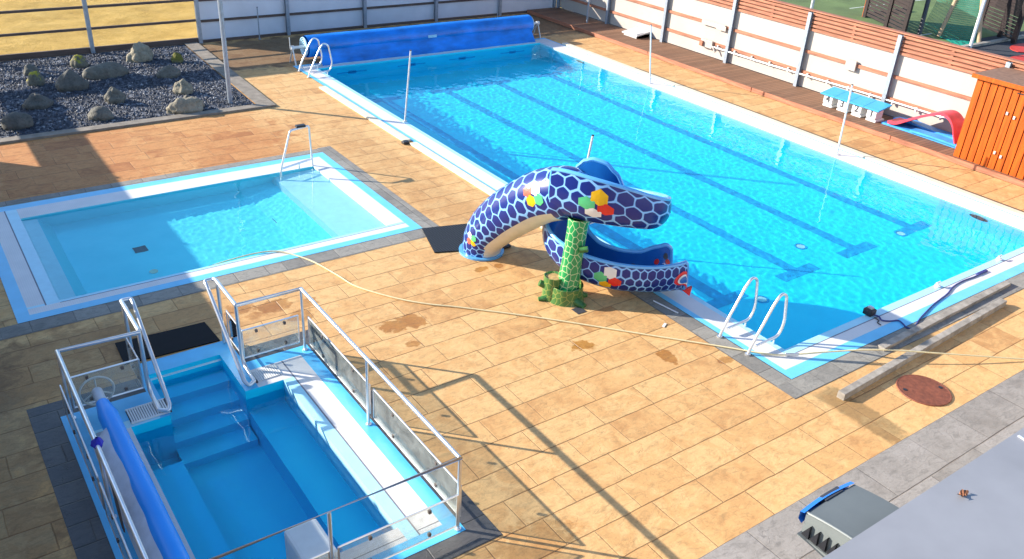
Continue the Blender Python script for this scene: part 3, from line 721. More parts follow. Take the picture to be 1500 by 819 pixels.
RK = [
 ('smooth dark egg shaped rock at the left front of the gravel bed', -7.42, 15.55, .72, .55, .42, 'rock_dark', 1, .10, 0, 0, 0),
 ('dark rounded rock just behind the smooth egg shaped one at the left', -6.78, 16.85, .68, .6, .44, 'rock_dark', 2, .25, .5, .2, -.15),
 ('tall peaked dark rock left of the long low boulder', -5.80, 18.0, .88, .6, .62, 'rock_dark', 3, .15, .6, 0, -.05),
 ('small plain grey stone right behind the yellow mossy one at the left', -6.45, 19.75, .42, .35, .32, 'rock_mid', 4, .3, .2, .3, 0),
 ('squat stone capped with bright yellow moss, left back', -6.50, 18.75, .46, .42, .42, 'rock_moss', 5, .2, .2, 0, 0),
 ('brown stone with a mossy cap in the back row', -5.22, 20.0, .50, .45, .40, 'rock_moss', 6, .25, .2, .5, 0),
 ('long low smooth boulder in the middle of the gravel', -4.80, 18.80, 1.25, .6, .44, 'rock_mid', 7, .15, 0, .05, 0),
 ('big pale craggy rock by the open fence', -3.62, 20.05, .72, .6, .56, 'rock_pale', 8, .38, .1, .4, 0),
 ('small round rock wholly green with moss', -2.76, 19.5, .36, .34, .34, 'rock_green', 9, .15, .2, 0, 0),
 ('smooth blue grey rock behind the pale knobbly one', -3.38, 18.15, .68, .5, .38, 'rock_mid', 10, .15, .3, -.2, .1),
 ('pale knobbly rock in the right part of the bed', -3.46, 16.55, .52, .42, .42, 'rock_pale', 11, .35, .25, -.4, -.1),
 ('wide pale pitted rock at the front kerb', -3.85, 15.1, .98, .55, .42, 'rock_pale', 12, .28, .05, .05, 0),
 ('little grey stone tucked behind the wide pale pitted rock', -3.66, 15.6, .34, .3, .30, 'rock_mid', 13, .3, .2, 0, 0),
 ('brown grey rock rising to a small pointed peak', -5.12, 16.5, .55, .45, .48, 'rock_mid', 14, .25, .5, .2, -.15),
 ('smooth wedge shaped rock near the front kerb', -5.72, 15.4, .62, .5, .36, 'rock_mid', 15, .15, .2, -.5, 0),
 ('tiny white pebble among the gravel by the mossy stones', -5.72, 19.25, .16, .13, .12, 'scrap_white', 16, .1, 0, 0, 0),
]
for r_ in RK: rock('rock' if r_[3] > .2 else 'pebble', *r_)

# ---------------------------------------------------------------- fences
def post_steel(x, y, ax, z0, z1, w=.11, d=.10):
    """I-section post; ax 0: fence runs along x, 1: along y"""
    mb = MB(); t = .012
    if ax:
        mb.box(x - d, x - d + t, y - w / 2, y + w / 2, z0, z1); mb.box(x - t, x, y - w / 2, y + w / 2, z0, z1); mb.box(x - d + t, x - t, y - .006, y + .006, z0, z1)
    else:
        mb.box(x - w / 2, x + w / 2, y - d, y - d + t, z0, z1); mb.box(x - w / 2, x + w / 2, y - t, y, z0, z1); mb.box(x - .006, x + .006, y - d + t, y - t, z0, z1)
    return mb
# east fence, sunlit, on the timber deck
DZ = .13
EP = [-5.4, -2.5, .95, 4.0, 6.88, 9.75, 12.52, 15.42, 18.3, 21.2]
ef = thing('panel_fence', 'long white panel fence with larch rails and a slatted top behind the timber deck', 'fence', (FX, 9, 0))
for y in EP: post_steel(FX - .035, y, 1, DZ, 2.26).build('post', 'galv', ef)
mb1 = [(a + .06, b - .06) for a, b in zip(EP[:-1], EP[1:])]
for a, b in mb1:
    MB().box(FX - .002, FX + .035, a - .05, b + .05, DZ + .02, 1.745).build('panel', 'panel', ef)
    s = MB()
    for k in range(5):
        z = 1.76 + k * .107; s.box(FX - .055, FX - .03, a, b, z, z + .068); s.box(FX + .012, FX + .032, a - .05, b + .05, z + .05, z + .125 if k < 4 else z + .10)
    s.box(FX - .03, FX - .005, (a + b) / 2 - .04, (a + b) / 2 + .04, 1.75, 2.27)
    s.build('slat_panel', 'timber', ef)
    for z in (.54, 1.13):
        MB().box(FX - .05, FX - .003, a, b, z, z + .085).build('rail', 'timber', ef)
MB().box(FX - .12, FX + .07, EP[0], EP[-1], 2.295, 2.325).build('cap_board', 'timber', ef)
# north fence, in its own shade: white panels right of x = -1.5, open rails left of it
NP = [-1.5, 1.33, 4.06, 6.86, 9.62, 12.2]
nf = thing('panel_fence', 'white panel fence with dark rails behind the rolled blue pool cover', 'fence', (5, FY, 0))
for x in NP: post_steel(x, FY - .035, 0, 0, 2.4).build('post', 'galv', nf)
for a, b in zip(NP[:-1], NP[1:]):
    a += .06; b -= .06
    MB().box(a - .05, b + .05, FY, FY + .035, .07, 1.745).build('panel', 'panel_n', nf)
    s = MB()
    for k in range(6): s.box(a, b, FY - .055, FY - .03, 1.76 + k * .107, 1.76 + k * .107 + .098)
    s.build('slat_panel', 'timber_shade', nf)
    MB().box(a, b, FY - .08, FY - .002, .0, .07).build('plinth_board', 'timber_shade', nf)
    for z in (.60, 1.22): MB().box(a, b, FY - .05, FY - .003, z, z + .07).build('rail', 'timber_shade', nf)
of = thing('rail_fence', 'open rail fence between the gravel bed and the yellow field', 'fence', (-5, FY, 0))
OP = [-10.5, -7.55, -4.58]
for x in OP: post_steel(x, FY - .035, 0, 0, 2.4).build('post', 'galv', of)
for a, b in zip(OP, OP[1:] + [-1.5]):
    a += .06; b -= .06
    MB().box(a, b, FY - .08, FY - .01, .0, .16).build('plinth_board', 'timber_shade', of)
    for z in (.64, 1.24): MB().box(a, b, FY - .05, FY - .003, z, z + .07).build('rail', 'timber_shade', of)
    s = MB()
    for k in range(6): s.box(a, b, FY - .055, FY - .03, 1.76 + k * .107, 1.76 + k * .107 + .1)
    s.build('slat_panel', 'timber_shade', of)
# west fence, left of the frame: casts the broad shade over the left of the place
wf = thing('panel_fence', 'panel fence with a slatted top along the left side of the pool yard', 'fence', (WX, 8, 0))
WP = [-6, -3.2, -.4, 2.4, 5.2, 8.0, 10.6, 13.2, 15.8, 18.6]
for y in WP: post_steel(WX + .135, y, 1, 0, 2.4).build('post', 'galv', wf)
for a, b in zip(WP, WP[1:] + [21.4]):
    a += .06; b -= .06
    if b < 16: MB().box(WX - .035, WX, a - .06, b + .06, .05, 1.80).build('panel', 'panel', wf)
    s = MB()
    for k in range(6): s.box(WX + .03, WX + .055, a - .06, b + .06, 1.75 + k * .11, 1.75 + k * .11 + .11)
    s.build('slat_panel', 'timber_shade', wf)
    for z in (.64, 1.24): MB().box(WX + .003, WX + .05, a, b, z, z + .07).build('rail', 'timber_shade', wf)

# timber deck
mb = MB()
mb.box(10.87, FX - .002, -6, 21.3, .0, DZ)
struct(mb.build('timber_deck', 'deck'))
mb = MB()
for (a, b) in ((-6, 2.0), (2.02, 5.6), (5.62, 10.18), (10.21, 14.6), (14.62, 17.9), (17.92, 21.3)): mb.box(10.845, 10.868, a, b, .015, DZ + .004)
tag(mb.build('deck_fascia', 'timber', at=(10.85, 10, 0)), 'low larch edge board along the front of the brown deck', 'edge board')

# things on the east fence
t = thing('fence_pipe', 'white pipe clipped along the lower fence rail', 'pipe', (FX - .07, 6, .6))
MB().tube([(FX - .1, 13.3, .50), (FX - .1, 11, .50), (FX - .1, 7.2, .55), (FX - .1, 3.2, .56)], .022, 8).build('tube', 'white_metal', t)
cl = MB()
for k in range(14): cl.box(FX - .125, FX - .06, 12.9 - k * .7, 12.93 - k * .7, .47, .59)
cl.build('clip', 'white_metal', t)
mb = MB(); mb.box(FX - .11, FX - .052, 12.75, 13.75, 1.10, 1.24); mb.box(FX - .12, FX - .11, 12.7, 13.1, 1.07, 1.21)
tag(mb.build('fence_board', 'panel', at=(FX, 13.2, 1.1), bevel=.008), 'white board screwed over the upper rail of the sunlit fence', 'board')
mb = MB(); mb.box(FX - .13, FX - .052, 13.15, 13.65, .42, .66); mb.tube(fillet([(FX - .1, 13.2, .5), (FX - .16, 13.05, .5), (FX - .16, 12.95, .36)], .05), .03, 8); mb.box(FX - .2, FX - .13, 13.5, 13.64, .45, .6, 1)
tag(mb.build('valve_box', ['panel', 'timber'], at=(FX, 13.3, .5), bevel=.008), 'white valve box with a bent spout on the lower fence rail', 'box')
mb = MB(); mb.box(FX - .11, FX - .052, 7.95, 8.28, 1.02, 1.30)
tag(mb.build('notice_board', 'panel', at=(FX, 8.1, 1.1), bevel=.01), 'small blank white notice above the blue topped starting blocks', 'notice')
mb = MB(); mb.face([(11.72, 16.1, DZ), (12.3, 16.1, DZ), (12.3, 16.1, .33), (11.72, 16.1, .28)]); mb.box(11.72, 12.30, 16.1, 16.75, DZ, .24)
mb.face([(11.66, 16.04, .245), (12.30, 16.04, .34), (12.30, 16.8, .34), (11.66, 16.8, .245)]); mb.face([(11.66, 16.04, .20), (12.30, 16.04, .30), (12.30, 16.04, .34), (11.66, 16.04, .245)]); mb.face([(11.66, 16.04, .20), (11.66, 16.04, .245), (11.66, 16.8, .245), (11.66, 16.8, .20)])
tag(mb.build('deck_box', 'galv_pale', at=(12, 16.4, DZ)), 'low grey box with a sloping lid on the deck by the fence', 'box')

# ---------------------------------------------------------------- poles
def pole(name, label, x, y, z0, h, r, mat, lean=(0, 0), base=True, group=None):
    t = thing(name, label, 'pole', (x, y, z0), group)
    MB().tube([(x, y, z0), (x + lean[0], y + lean[1], z0 + h)], r, 10).build('shaft', mat, t)
    if base: MB().disc((x, y, z0), r * 2.4, .03, 16).build('base_plate', mat, t)
    MB().disc((x + lean[0], y + lean[1], z0 + h), r * 1.15, .015, 12).build('cap', 'black', t)
    return t
G = 'slim flag rope posts round the big pool'
pole('flag_post', 'slim pale post on the pool edge, nearest the far ladder', .52, 12.2, .0, 1.72, .022, 'galv_pale', (.16, 0), group=G)
pole('flag_post', 'slim pale post on the deck side of the pool, farther of the two there', 8.62, 12.1, .0, 1.70, .022, 'white_metal', (-.22, .05), group=G)
pole('flag_post', 'slim pale post standing in front of the starting blocks', 8.66, 5.6, .0, 1.72, .022, 'white_metal', (-.08, 0), group=G)
pole('flag_post', 'slim pale post rising behind the snake slide', .52, 5.6, .0, 1.72, .022, 'galv_pale', (.25, 0), group=G)
pole('lamp_pole', 'tall grey pole standing in the right corner of the gravel bed', -2.72, 15.27, .0, 5.2, .055, 'galv', base=False)
pole('rope_stand', 'thin grey stand on a round foot before the shaded white fence', .28, 21.15, .0, .98, .018, 'galv', group='rope stands')
pole('rope_stand', 'thin grey stand behind the right half of the blue cover roll', 9.0, 20.6, .0, 1.3, .022, 'galv', base=False, group='rope stands')
pole('deck_post', 'square grey post on the far end of the shaded deck', 11.7, 18.75, DZ, 2.3, .04, 'galv', base=False)

# ---------------------------------------------------------------- ladders
def ladder(label, y0, y1, x=-.06):
    t = thing('pool_ladder', label, 'pool ladder', (x, (y0 + y1) / 2, 0), 'steel pool ladders')
    for y in (y0, y1):
        loop = fillet([(x, y, .005), (x + .07, y, .20), (x + .38, y, .78), (x + .49, y, .91), (x + .63, y, .84), (x + .73, y, .33), (x + .66, y, .12), (x + .14, y, .11)], .16, 6)
        MB().tube(loop, .023, 12).build('handrail', 'steel', t, smooth=True)
        MB().disc((x, y, .005), .045, .02, 16).build('foot', 'steel', t)
        MB().tube([(x + .57, y, .115), (x + .57, y, .012)], .016, 8).build('bracket', 'steel', t)
    for z in (-.25, -.5): MB().box(x + .60, x + .68, y0, y1, z - .015, z + .015).build('tread', 'white_metal', t)
    return t
ladder('steel pool ladder at the near corner of the swimming pool', .76, 1.32)
ladder('pool ladder at the far corner, in front of the rolled blue cover', 16.62, 17.28)

# small pool grab rail
t = thing('grab_rail', 'steel grab rail with a black pad at the edge of the paddling pool', 'handrail', (-3, 10.45, 0))
MB().tube(fillet([(-3.42, 10.28, -.35), (-3.40, 10.34, .1), (-3.10, 10.45, .88), (-2.66, 10.52, .90), (-2.62, 10.54, .01)], .06), .022, 10).build('rail', 'steel', t, smooth=True)
MB().tube([(-3.38, 10.36, .13), (-2.62, 10.54, .16)], .02, 8).build('crossbar', 'steel', t)
MB().tube([(-2.95, 10.46, .145), (-2.95, 10.46, .008)], .016, 8).build('strut', 'steel', t)
MB().box(-2.95, -2.75, 10.45, 10.56, .90, .95).build('pad', 'black', t, bevel=.01)

# ---------------------------------------------------------------- cover reel at the far end
t = thing('cover_reel', 'big blue bubble cover rolled on its reel at the far end of the pool', 'pool cover', (4.5, 18.05, 0))
ry, rz, rr = 18.06, .47, .31
rows = []; N = 60
for i in range(N + 1):
    x = .50 + 8.0 * i / N; row = []
    for q in range(29):
        a = 2 * math.pi * q / 28; w = rr * (1 + .035 * noise.noise(V((x * .7, math.cos(a) * 1.5, math.sin(a) * 1.5))) + .02 * noise.noise(V((x * 3, math.cos(a) * 3, math.sin(a) * 3))))
        row.append((x, ry + w * math.cos(a), rz + w * math.sin(a)))
    rows.append(row)
MB().grid(rows).build('roll', 'blue_cover', t, smooth=True)
e = MB()
for x in (.50, 8.50):
    for k in range(5):
        e.tube([(x + (.012 if x < 4 else -.012) * -k, ry + math.cos(a) * (.05 + .052 * k), rz + math.sin(a) * (.05 + .052 * k)) for a in [2 * math.pi * q / 24 for q in range(24)]], .02, 6, closed=True)
e.build('roll_end', 'cover_pale', t)
# sheet hanging from the roll down to the water
rows = []
for i in range(81):
    x = .78 + 7.62 * i / 80; row = []
    lip = .10 * noise.noise(V((x * .9, 0, 3))) + .05 * noise.noise(V((x * 4, 0, 5)))
    for j in range(17):
        u = j / 16
        y = 17.77 - u * (.28 + .06 * (x - 4) / 4 + lip * .5); z = .42 * (1 - u) ** 1.25
        z = z + .018 * noise.noise(V((x * 1.6, u * 3, 9))) * (1 if u < .9 else .4) + .016
        row.append((x, y, z))
    rows.append(row)
MB().grid(rows).build('hanging_sheet', 'blue_cover', t, smooth=True)
MB().tube([V(r_[-1]) + V((0, -.004, .004)) for r_ in rows[3:]], .012, 6).build('sheet_hem', 'cover_pale', t)
MB().box(4.42, 4.72, ry - .325, ry - .30, rz - .03, rz + .05).build('label_patch', 'cover_pale', t)
MB().tube([(.10, ry, rz), (8.92, ry, rz)], .045, 12).build('shaft', 'galv_pale', t)
for x in (.10, 8.90):
    f = MB(); f.tube([(x, ry - .22, .0), (x, ry - .03, rz - .03)], .022, 8); f.tube([(x, ry + .22, .0), (x, ry + .03, rz - .03)], .022, 8); f.tube([(x - .05, ry, rz), (x + .05, ry, rz)], .065, 14)
    f.build('end_stand', 'galv_pale', t)
MB().tube([(.04, ry, rz), (.04, ry + .02, rz + .3)], .013, 8).build('crank', 'galv_pale', t)

# ---------------------------------------------------------------- starting blocks
def text_mesh(body, size):
    cu = bpy.data.curves.new('t', 'FONT'); cu.body = body; cu.size = size; cu.align_x = 'CENTER'; cu.align_y = 'CENTER'; cu.extrude = .003; cu.offset = .006
    o = bpy.data.objects.new('t', cu); C.objects.link(o); bpy.context.view_layer.update()
    dg = bpy.context.evaluated_depsgraph_get(); me = bpy.data.meshes.new_from_object(o.evaluated_get(dg)); bpy.data.objects.remove(o); bpy.data.curves.remove(cu); return me
SB = [('4', 7.98, 'leftmost, against the grey fence post'), ('3', 7.52, 'second from the left'), ('2', 7.06, 'third from the left'), ('1', 6.60, 'nearest the blue foam mats')]
for num, y, where in SB:
    x = 11.35
    t = thing('starting_block', 'white starting block numbered %s with a sloping blue plate' % num, 'starting block', (x, y, DZ), 'starting blocks lined up on the deck')
    b = MB()
    b.box(x + .05, x + .45, y - .15, y + .15, DZ, DZ + .06); b.box(x + .09, x + .40, y - .10, y + .10, DZ + .06, .47); b.box(x + .02, x + .09, y - .14, y + .14, .22, .46)
    b.build('pedestal', 'scrap_white', t, bevel=.012)
    p = MB(); p.box(x - .06, x + .52, y - .228, y + .228, .50, .535, rot=Matrix.Rotation(R(-10), 3, 'Y')); p.build('top_plate', 'start_blue', t, bevel=.008)
    me = text_mesh(num, .26); me.transform(Matrix(((0, 0, -1, 0), (-1, 0, 0, 0), (0, 1, 0, 0), (0, 0, 0, 1)))); me.materials.append(M['num'])
    o = bpy.data.objects.new('number', me); C.objects.link(o); o.parent = t; o.location = (.014, 0, .215)

# ---------------------------------------------------------------- foam mats beside the hut
def slab(path, w0, w1, th, name, mat, label, cat, at, group=None):
    """thick band following path (y, z) between x = w0 and w1"""
    mb = MB(); top = [(y, z + th) for y, z in path]
    for (a, b), (c, d) in zip(zip(path, top), list(zip(path, top))[1:]):
        mb.face([(w0, *b), (w1, *b), (w1, *d), (w0, *d)]); mb.face([(w0, *a), (w0, *b), (w0, *d), (w0, *c)]); mb.face([(w1, *b), (w1, *a), (w1, *c), (w1, *d)]); mb.face([(w1, *a), (w0, *a), (w0, *c), (w1, *c)])
    for k, s in ((0, 1), (-1, -1)): mb.face([(w0, *path[k]), (w1, *path[k]), (w1, *top[k]), (w0, *top[k])][::s])
    return tag(mb.build(name, mat, at=at, smooth=False), label, cat, group)
slab([(6.35, DZ + .004), (5.6, DZ + .01), (4.15, DZ + .004)], 11.52, 12.2, .045, 'foam_mat', 'mat_blue', 'lowest blue foam mat lying on the deck beside the orange hut', 'foam mat', (11.8, 5.2, DZ), 'blue foam mats')
slab([(5.5, DZ + .06), (4.9, DZ + .075), (4.15, DZ + .06)], 11.46, 11.78, .05, 'foam_mat', 'mat_blue', 'narrow blue foam mat under the right foot of the red foam arch', 'foam mat', (11.6, 4.8, DZ), 'blue foam mats')
slab([(6.3, DZ + .06), (5.8, DZ + .10), (5.3, DZ + .07), (4.3, DZ + .06)], 11.95, 12.24, .05, 'foam_mat', 'mat_blue', 'blue foam mat pushed against the white fence', 'foam mat', (12, 5.2, DZ), 'blue foam mats')
arch = spline([(6.18, .20), (5.92, .24), (5.5, .50), (5.1, .71), (4.85, .80), (4.65, .76), (4.5, .62), (4.40, .40), (4.30, .19)], 5)
slab(arch, 11.5, 12.05, .07, 'foam_arch', 'foam_pink', 'red foam mat bent into an arch over the blue mats', 'foam mat', (11.8, 5.2, DZ))

# ---------------------------------------------------------------- orange hut
t = thing('wooden_hut', 'orange board clad hut with a flat brown roof on the deck', 'hut', (11.7, 1.5, DZ))
hx0, hy1, hy0, hx1 = 10.97, 4.0, -1.6, 12.30
mb = MB(); y = hy1
while y > hy0 + .1:
    mb.box(hx0 + random.uniform(0, .006), hx0 + .03, y - .148, y, DZ, 2.03); y -= .172
x = hx0 + .03
while x < hx1 - .1:
    mb.box(x, x + .14, hy1 - .02, hy1 + .002, DZ, 2.03); x += .152
mb.build('cladding', 'board_orange', t, bevel=.004)
MB().box(hx0 + .034, hx1, hy0, hy1 - .024, DZ, 2.03).build('inner_wall', 'board_dark', t)
r_ = MB(); r_.box(hx0 - .08, hx1 + .1, hy0, hy1 + .08, 2.095, 2.135); r_.build('roof', 'roof_brown', t)
MB().box(hx0 - .10, hx0 - .082, hy0, hy1 + .10, 2.035, 2.13).build('roof_fascia', 'board_orange', t)
MB().box(hx0 - .08, hx1 + .1, hy1 + .082, hy1 + .10, 2.035, 2.13).build('roof_fascia', 'board_orange', t)
for (yy, zz) in ((3.10, 1.45), (2.92, 1.40), (3.08, .52), (2.92, .47)):
    MB().box(hx0 - .03, hx0 - .001, yy - .024, yy + .024, zz - .036, zz + .036).build('hinge', 'galv_pale', t, bevel=.008)
MB().box(hx0 - .012, hx0 - .001, 2.50, 3.04, 1.93, 1.955).build('door_frame', 'board_dark', t)

# ---------------------------------------------------------------- beams, manhole, mats, hose, cord
def beam(label, p0, p1, w, h, z=0., roll=0):
    p0, p1 = V((*p0, 0)), V((*p1, 0)); d = (p1 - p0).normalized(); n = V((-d.y, d.x, 0)); mb = MB(); rows = []
    for i in range(13):
        c = p0.lerp(p1, i / 12); k = .006 * noise.noise(V((i * .9, z, 1)))
        rows.append([c + n * (-w / 2) + V((0, 0, z)), c + n * (-w / 2 + k) + V((0, 0, z + h)), c + n * (w / 2 + k) + V((0, 0, z + h + roll)), c + n * (w / 2) + V((0, 0, z)), c + n * (-w / 2) + V((0, 0, z))])
    mb.grid(rows); mb.face(rows[0][:4]); mb.face(rows[-1][:4][::-1])
    return tag(mb.build('concrete_beam', 'concrete', at=tuple(p0.lerp(p1, .5)), bevel=.006), label, 'beam', 'loose concrete beams by the big pool')
beam('longer weathered beam lying on the ochre paving beyond the manhole lid', (.22, -.66), (4.98, -.44), .11, .105)
beam('flat weathered beam lying on the grey slabs close to the pool rim', (1.85, -.20), (5.8, -.10), .12, .06)
o = MB().disc((1.45, -1.17, 0), .36, .016, 40)
t = thing('manhole_cover', 'round rust red manhole lid set in the ochre paving', 'manhole cover', (1.45, -1.17, 0))
o.build('lid', 'rustlid', t)
mb = MB(); mb.tube([(1.45 + .36 * math.cos(a), -1.17 + .36 * math.sin(a), .008) for a in [2 * math.pi * k / 40 for k in range(40)]], .013, 6, closed=True); mb.build('rim', 'rustlid', t)
for a in (2.6, -.35): MB().disc((1.45 + .28 * math.cos(a), -1.17 + .28 * math.sin(a), .0165), .03, .004, 12).build('lifting_hole', 'black', t)
def mat_sheet(label, pts, mt='ribbed'):
    mb = MB(); c = sum((V((*p, 0)) for p in pts), V()) / len(pts)
    mb.face([(x, y, .022) for x, y in pts])
    for a, b in zip(pts, pts[1:] + pts[:1]): mb.face([(*a, .004), (*b, .004), (*b, .022), (*a, .022)])
    return tag(mb.build('rubber_mat', mt, at=tuple(c)), label, 'mat', 'black rubber mats')
mat_sheet('black ribbed rubber mat on the paving beside the foot of the snake slide', [(-2.43, 5.82), (-1.35, 5.42), (-1.15, 6.5), (-2.14, 6.76)])
mat_sheet('black rubber mat in the shade at the entry steps of the hot pool', [(-7.78, 4.99), (-6.50, 4.94), (-6.53, 5.52), (-7.76, 5.58)], 'flat_black')
hz = .016
H = [(-5.9, 7.27, -.04), (-5.55, 7.26, .0), (-5.13, 7.24, .025), (-4.78, 7.14, .03), (-4.55, 6.86, hz), (-4.38, 6.49, hz), (-4.24, 5.9, hz), (-4.13, 5.38, hz), (-3.77, 4.76, hz), (-3.42, 4.35, hz), (-2.99, 3.97, hz), (-2.07, 3.07, hz), (-.99, 1.9, hz), (-.3, 1.15, .02), (.2, .58, .03), (.48, .38, .045), (.85, .12, .11), (1.3, -.18, .17), (1.72, -.44, .175), (2.6, -1.0, .12), (3.58, -1.56, .03), (4.2, -1.9, .02), (4.6, -3.0, .02)]
t = thing('garden_hose', 'pale yellow hose snaking across the paving from the paddling pool to the big pool corner', 'hose', (0, 0, 0))
MB().tube(spline(H, 6), .0125, 8).build('tube', 'hose', t, smooth=True)
MB().tube([(.40, .44, .04), (.55, .33, .052)], .024, 8).build('coupling', 'galv_pale', t)
CD = [(2.62, .50, .03), (2.68, .40, .025), (2.62, .30, .025), (2.72, .22, .02), (2.86, .16, .02), (2.83, .05, .02), (2.79, -.02, .02), (2.81, -.09, .02), (2.90, -.11, .02), (3.06, -.05, .02), (3.28, .02, .02), (3.84, .15, .02), (4.15, .20, .02), (4.46, .25, .02), (4.8, .34, .02), (5.16, .37, .02), (5.5, .35, .02), (5.75, .36, .02)]
t = thing('power_cord', 'dark blue cord lying over the near rim of the swimming pool', 'cord', (2.6, .5, 0))
MB().tube(spline(CD, 5), .013, 7).build('cable', 'cord', t, smooth=True)
MB().box(2.54, 2.70, .46, .62, .012, .12).build('plug', 'black', t, bevel=.02)
MB().box(2.60, 2.66, .50, .58, .12, .15).build('plug_face', 'galv_pale', t)
MB().tube(spline([(2.60, .42, .02), (2.57, .32, .02), (2.50, .30, .02), (2.48, .22, .02)], 4), .009, 6).build('cable_tail', 'black', t)
MB().box(5.62, 5.95, .34, .40, .012, .04).build('connector', 'cord', t, bevel=.008)
# lane rope cleats on the near rim, floor inlets and drains
for x, lab in ((3.54, 'white rope cleat on the near pool rim, beside the dark blue cord'), (5.54, 'white rope cleat on the near pool rim, farther right toward the frame edge')):
    c = MB(); y = .5
    if x < 4: x = 4.56
    else: x = 6.63
    c.disc((x, y, .008), .05, .03, 14); c.tube([(x, y, .03), (x, y, .09)], .018, 8); c.tube([(x - .06, y, .09), (x + .06, y, .09)], .014, 8)
    tag(c.build('rope_cleat', 'scrap_white', at=(x, y, 0), smooth=True), lab, 'cleat', 'white rope cleats')
for x, y, lab in ((4.54, 3.3, 'ring inlet in the pool floor between the two nearer lane marks'), (3.55, 7.1, 'ring inlet in the pool floor right of the snake slide'), (6.9, 2.6, 'ring inlet in the pool floor by the third lane mark'), (2.2, 2.3, 'ring inlet in the pool floor beyond the near ladder')):
    c = MB(); z = -dm(y) + .006
    c.tube([(x + .11 * math.cos(a), y + .11 * math.sin(a), z) for a in [2 * math.pi * k / 20 for k in range(20)]], .022, 6, closed=True, mi=1); c.disc((x, y, z), .085, .006, 16, 0)
    receiver(tag(c.build('floor_inlet', ['scrap_white', 'lane'], at=(x, y, z)), lab, 'inlet', 'round inlets in the pool floor'))
for x, y, s, lab, mt in ((-4.05, 8.85, .11, 'dark square drain in the sunlit floor of the paddling pool', 'num'), (-6.6, 8.85, .11, 'dark square drain in the shaded floor of the paddling pool', 'num')):
    z = SZ + .006; c = MB(); c.box(x - s, x + s, y - s, y + s, z, z + .006); receiver(tag(c.build('floor_drain', mt, at=(x, y, z)), lab, 'drain', 'square drains in the paddling pool'))
for x, y, lab in ((-4.0, 7.95, 'pale round inlet in the sunlit part of the paddling pool'), (-6.62, 7.95, 'pale round inlet in the shaded part of the paddling pool')):
    z = SZ + .006; c = MB(); c.disc((x, y, z), .07, .008, 16); receiver(tag(c.build('floor_inlet', 'cream', at=(x, y, z)), lab, 'inlet'))
for x, y, lab in ((-1.45, 3.02, 'small dark square drain cover in the paving in front of the tree trunk'),):
    c = MB(); c.box(x - .085, x + .085, y - .085, y + .085, .003, .009); tag(c.build('drain_cover', 'num', at=(x, y, 0)), lab, 'drain cover')
c = MB(); c.box(-1.32, -1.12, 5.34, 5.50, .004, .06); tag(c.build('dark_block', 'black', at=(-1.2, 5.4, 0), bevel=.02), 'small dark block on the paving behind the slide tail', 'block')
c = MB(); c.tube([(-.22, 2.62, .03), (-.12, 2.15, .012)], .012, 8); tag(c.build('steel_bar', 'steel', at=(-.2, 2.4, 0)), 'thin steel bar on the shaded paving below the snake head', 'bar')
c = MB(); c.box(-.63, -.51, 1.98, 2.02, .004, .012, rot=Matrix.Rotation(.5, 3, 'Z')); tag(c.build('paper_scrap', 'scrap_white', at=(-.57, 2, 0)), 'small white scrap on the shaded paving under the slide', 'scrap')
for x, y, z, lab in ((8.515, 15.2, -.3, 'dark oval lamp in the far pool wall, beside the end shade'), (8.515, 1.9, -.28, 'dark oval lamp in the pool wall at the right frame side')):
    c = MB(); rows = [[(x - .012, y + r_ * .2 * math.cos(a), z + r_ * .1 * math.sin(a)) for a in [2 * math.pi * k / 20 for k in range(21)]] for r_ in (0.01, 1)]; c.grid(rows)
    receiver(tag(c.build('pool_lamp', 'num', at=(x, y, z)), lab, 'pool lamp', 'underwater lamps'))

# ---------------------------------------------------------------- hot pool: railing with glass, roller cover, grates, box
rl = thing('glass_railing', 'stainless railing with low glass panes round the hot pool', 'railing', (-7.1, 2.1, 0))
RXa, RXb, RYa, RYb, TZ = -8.60, -5.56, .06, 4.13, 1.0
LX, RX2 = -7.68, -6.46
tube_r = .027
MB().tube([(LX, RYb - .05, TZ), (RXa, RYb, TZ), (RXa, -.25 + RYa + .25, TZ), (RXb, RYa, TZ), (RXb, RYb, TZ), (RX2, RYb, TZ)], tube_r, 12).build('top_rail', 'steel', rl, smooth=True)
def stair_rail(xp, sgn):
    # top run, hoop at the back, inclined run down to a bend at the water, back up as a post
    xi = xp + sgn * .13
    pts = [(xp, RYb, TZ), (xp, 4.93, TZ), (xp + sgn * .005, 5.0, TZ - .02), (xi, 5.0, TZ - .02), (xi, 4.92, TZ - .04), (xi, 3.70, .10), (xi - sgn * .03, 3.62, .06), (xp, 3.70, .06), (xp, 3.98, .16), (xp, RYb, .34)]
    MB().tube(fillet(pts[:6], .06) + fillet(pts[5:8], .07)[1:], tube_r, 12).build('stair_handrail', 'steel', rl, smooth=True)
    MB().tube(fillet([(xp, 3.70, .06), (xp, RYb - .06, .10), (xp, RYb, .25), (xp, RYb, TZ)], .08), tube_r, 12).build('post', 'steel', rl, smooth=True)
    MB().tube([(xp, 4.86, .01), (xp, 4.86, TZ)], tube_r, 12).build('post', 'steel', rl, smooth=True)
stair_rail(LX, 1); stair_rail(RX2, -1)
for x, y in ((RXa, RYb), (RXa, 2.15), (RXa, RYa), (RXb, RYb), (RXb, 2.17), (RXb, RYa), (-7.02, RYa)):
    MB().tube([(x, y, .01), (x, y, TZ - .01)], .02, 12).build('post', 'steel', rl, smooth=True)
    MB().disc((x, y, .009), .04, .012, 16).build('post_foot', 'steel', rl)
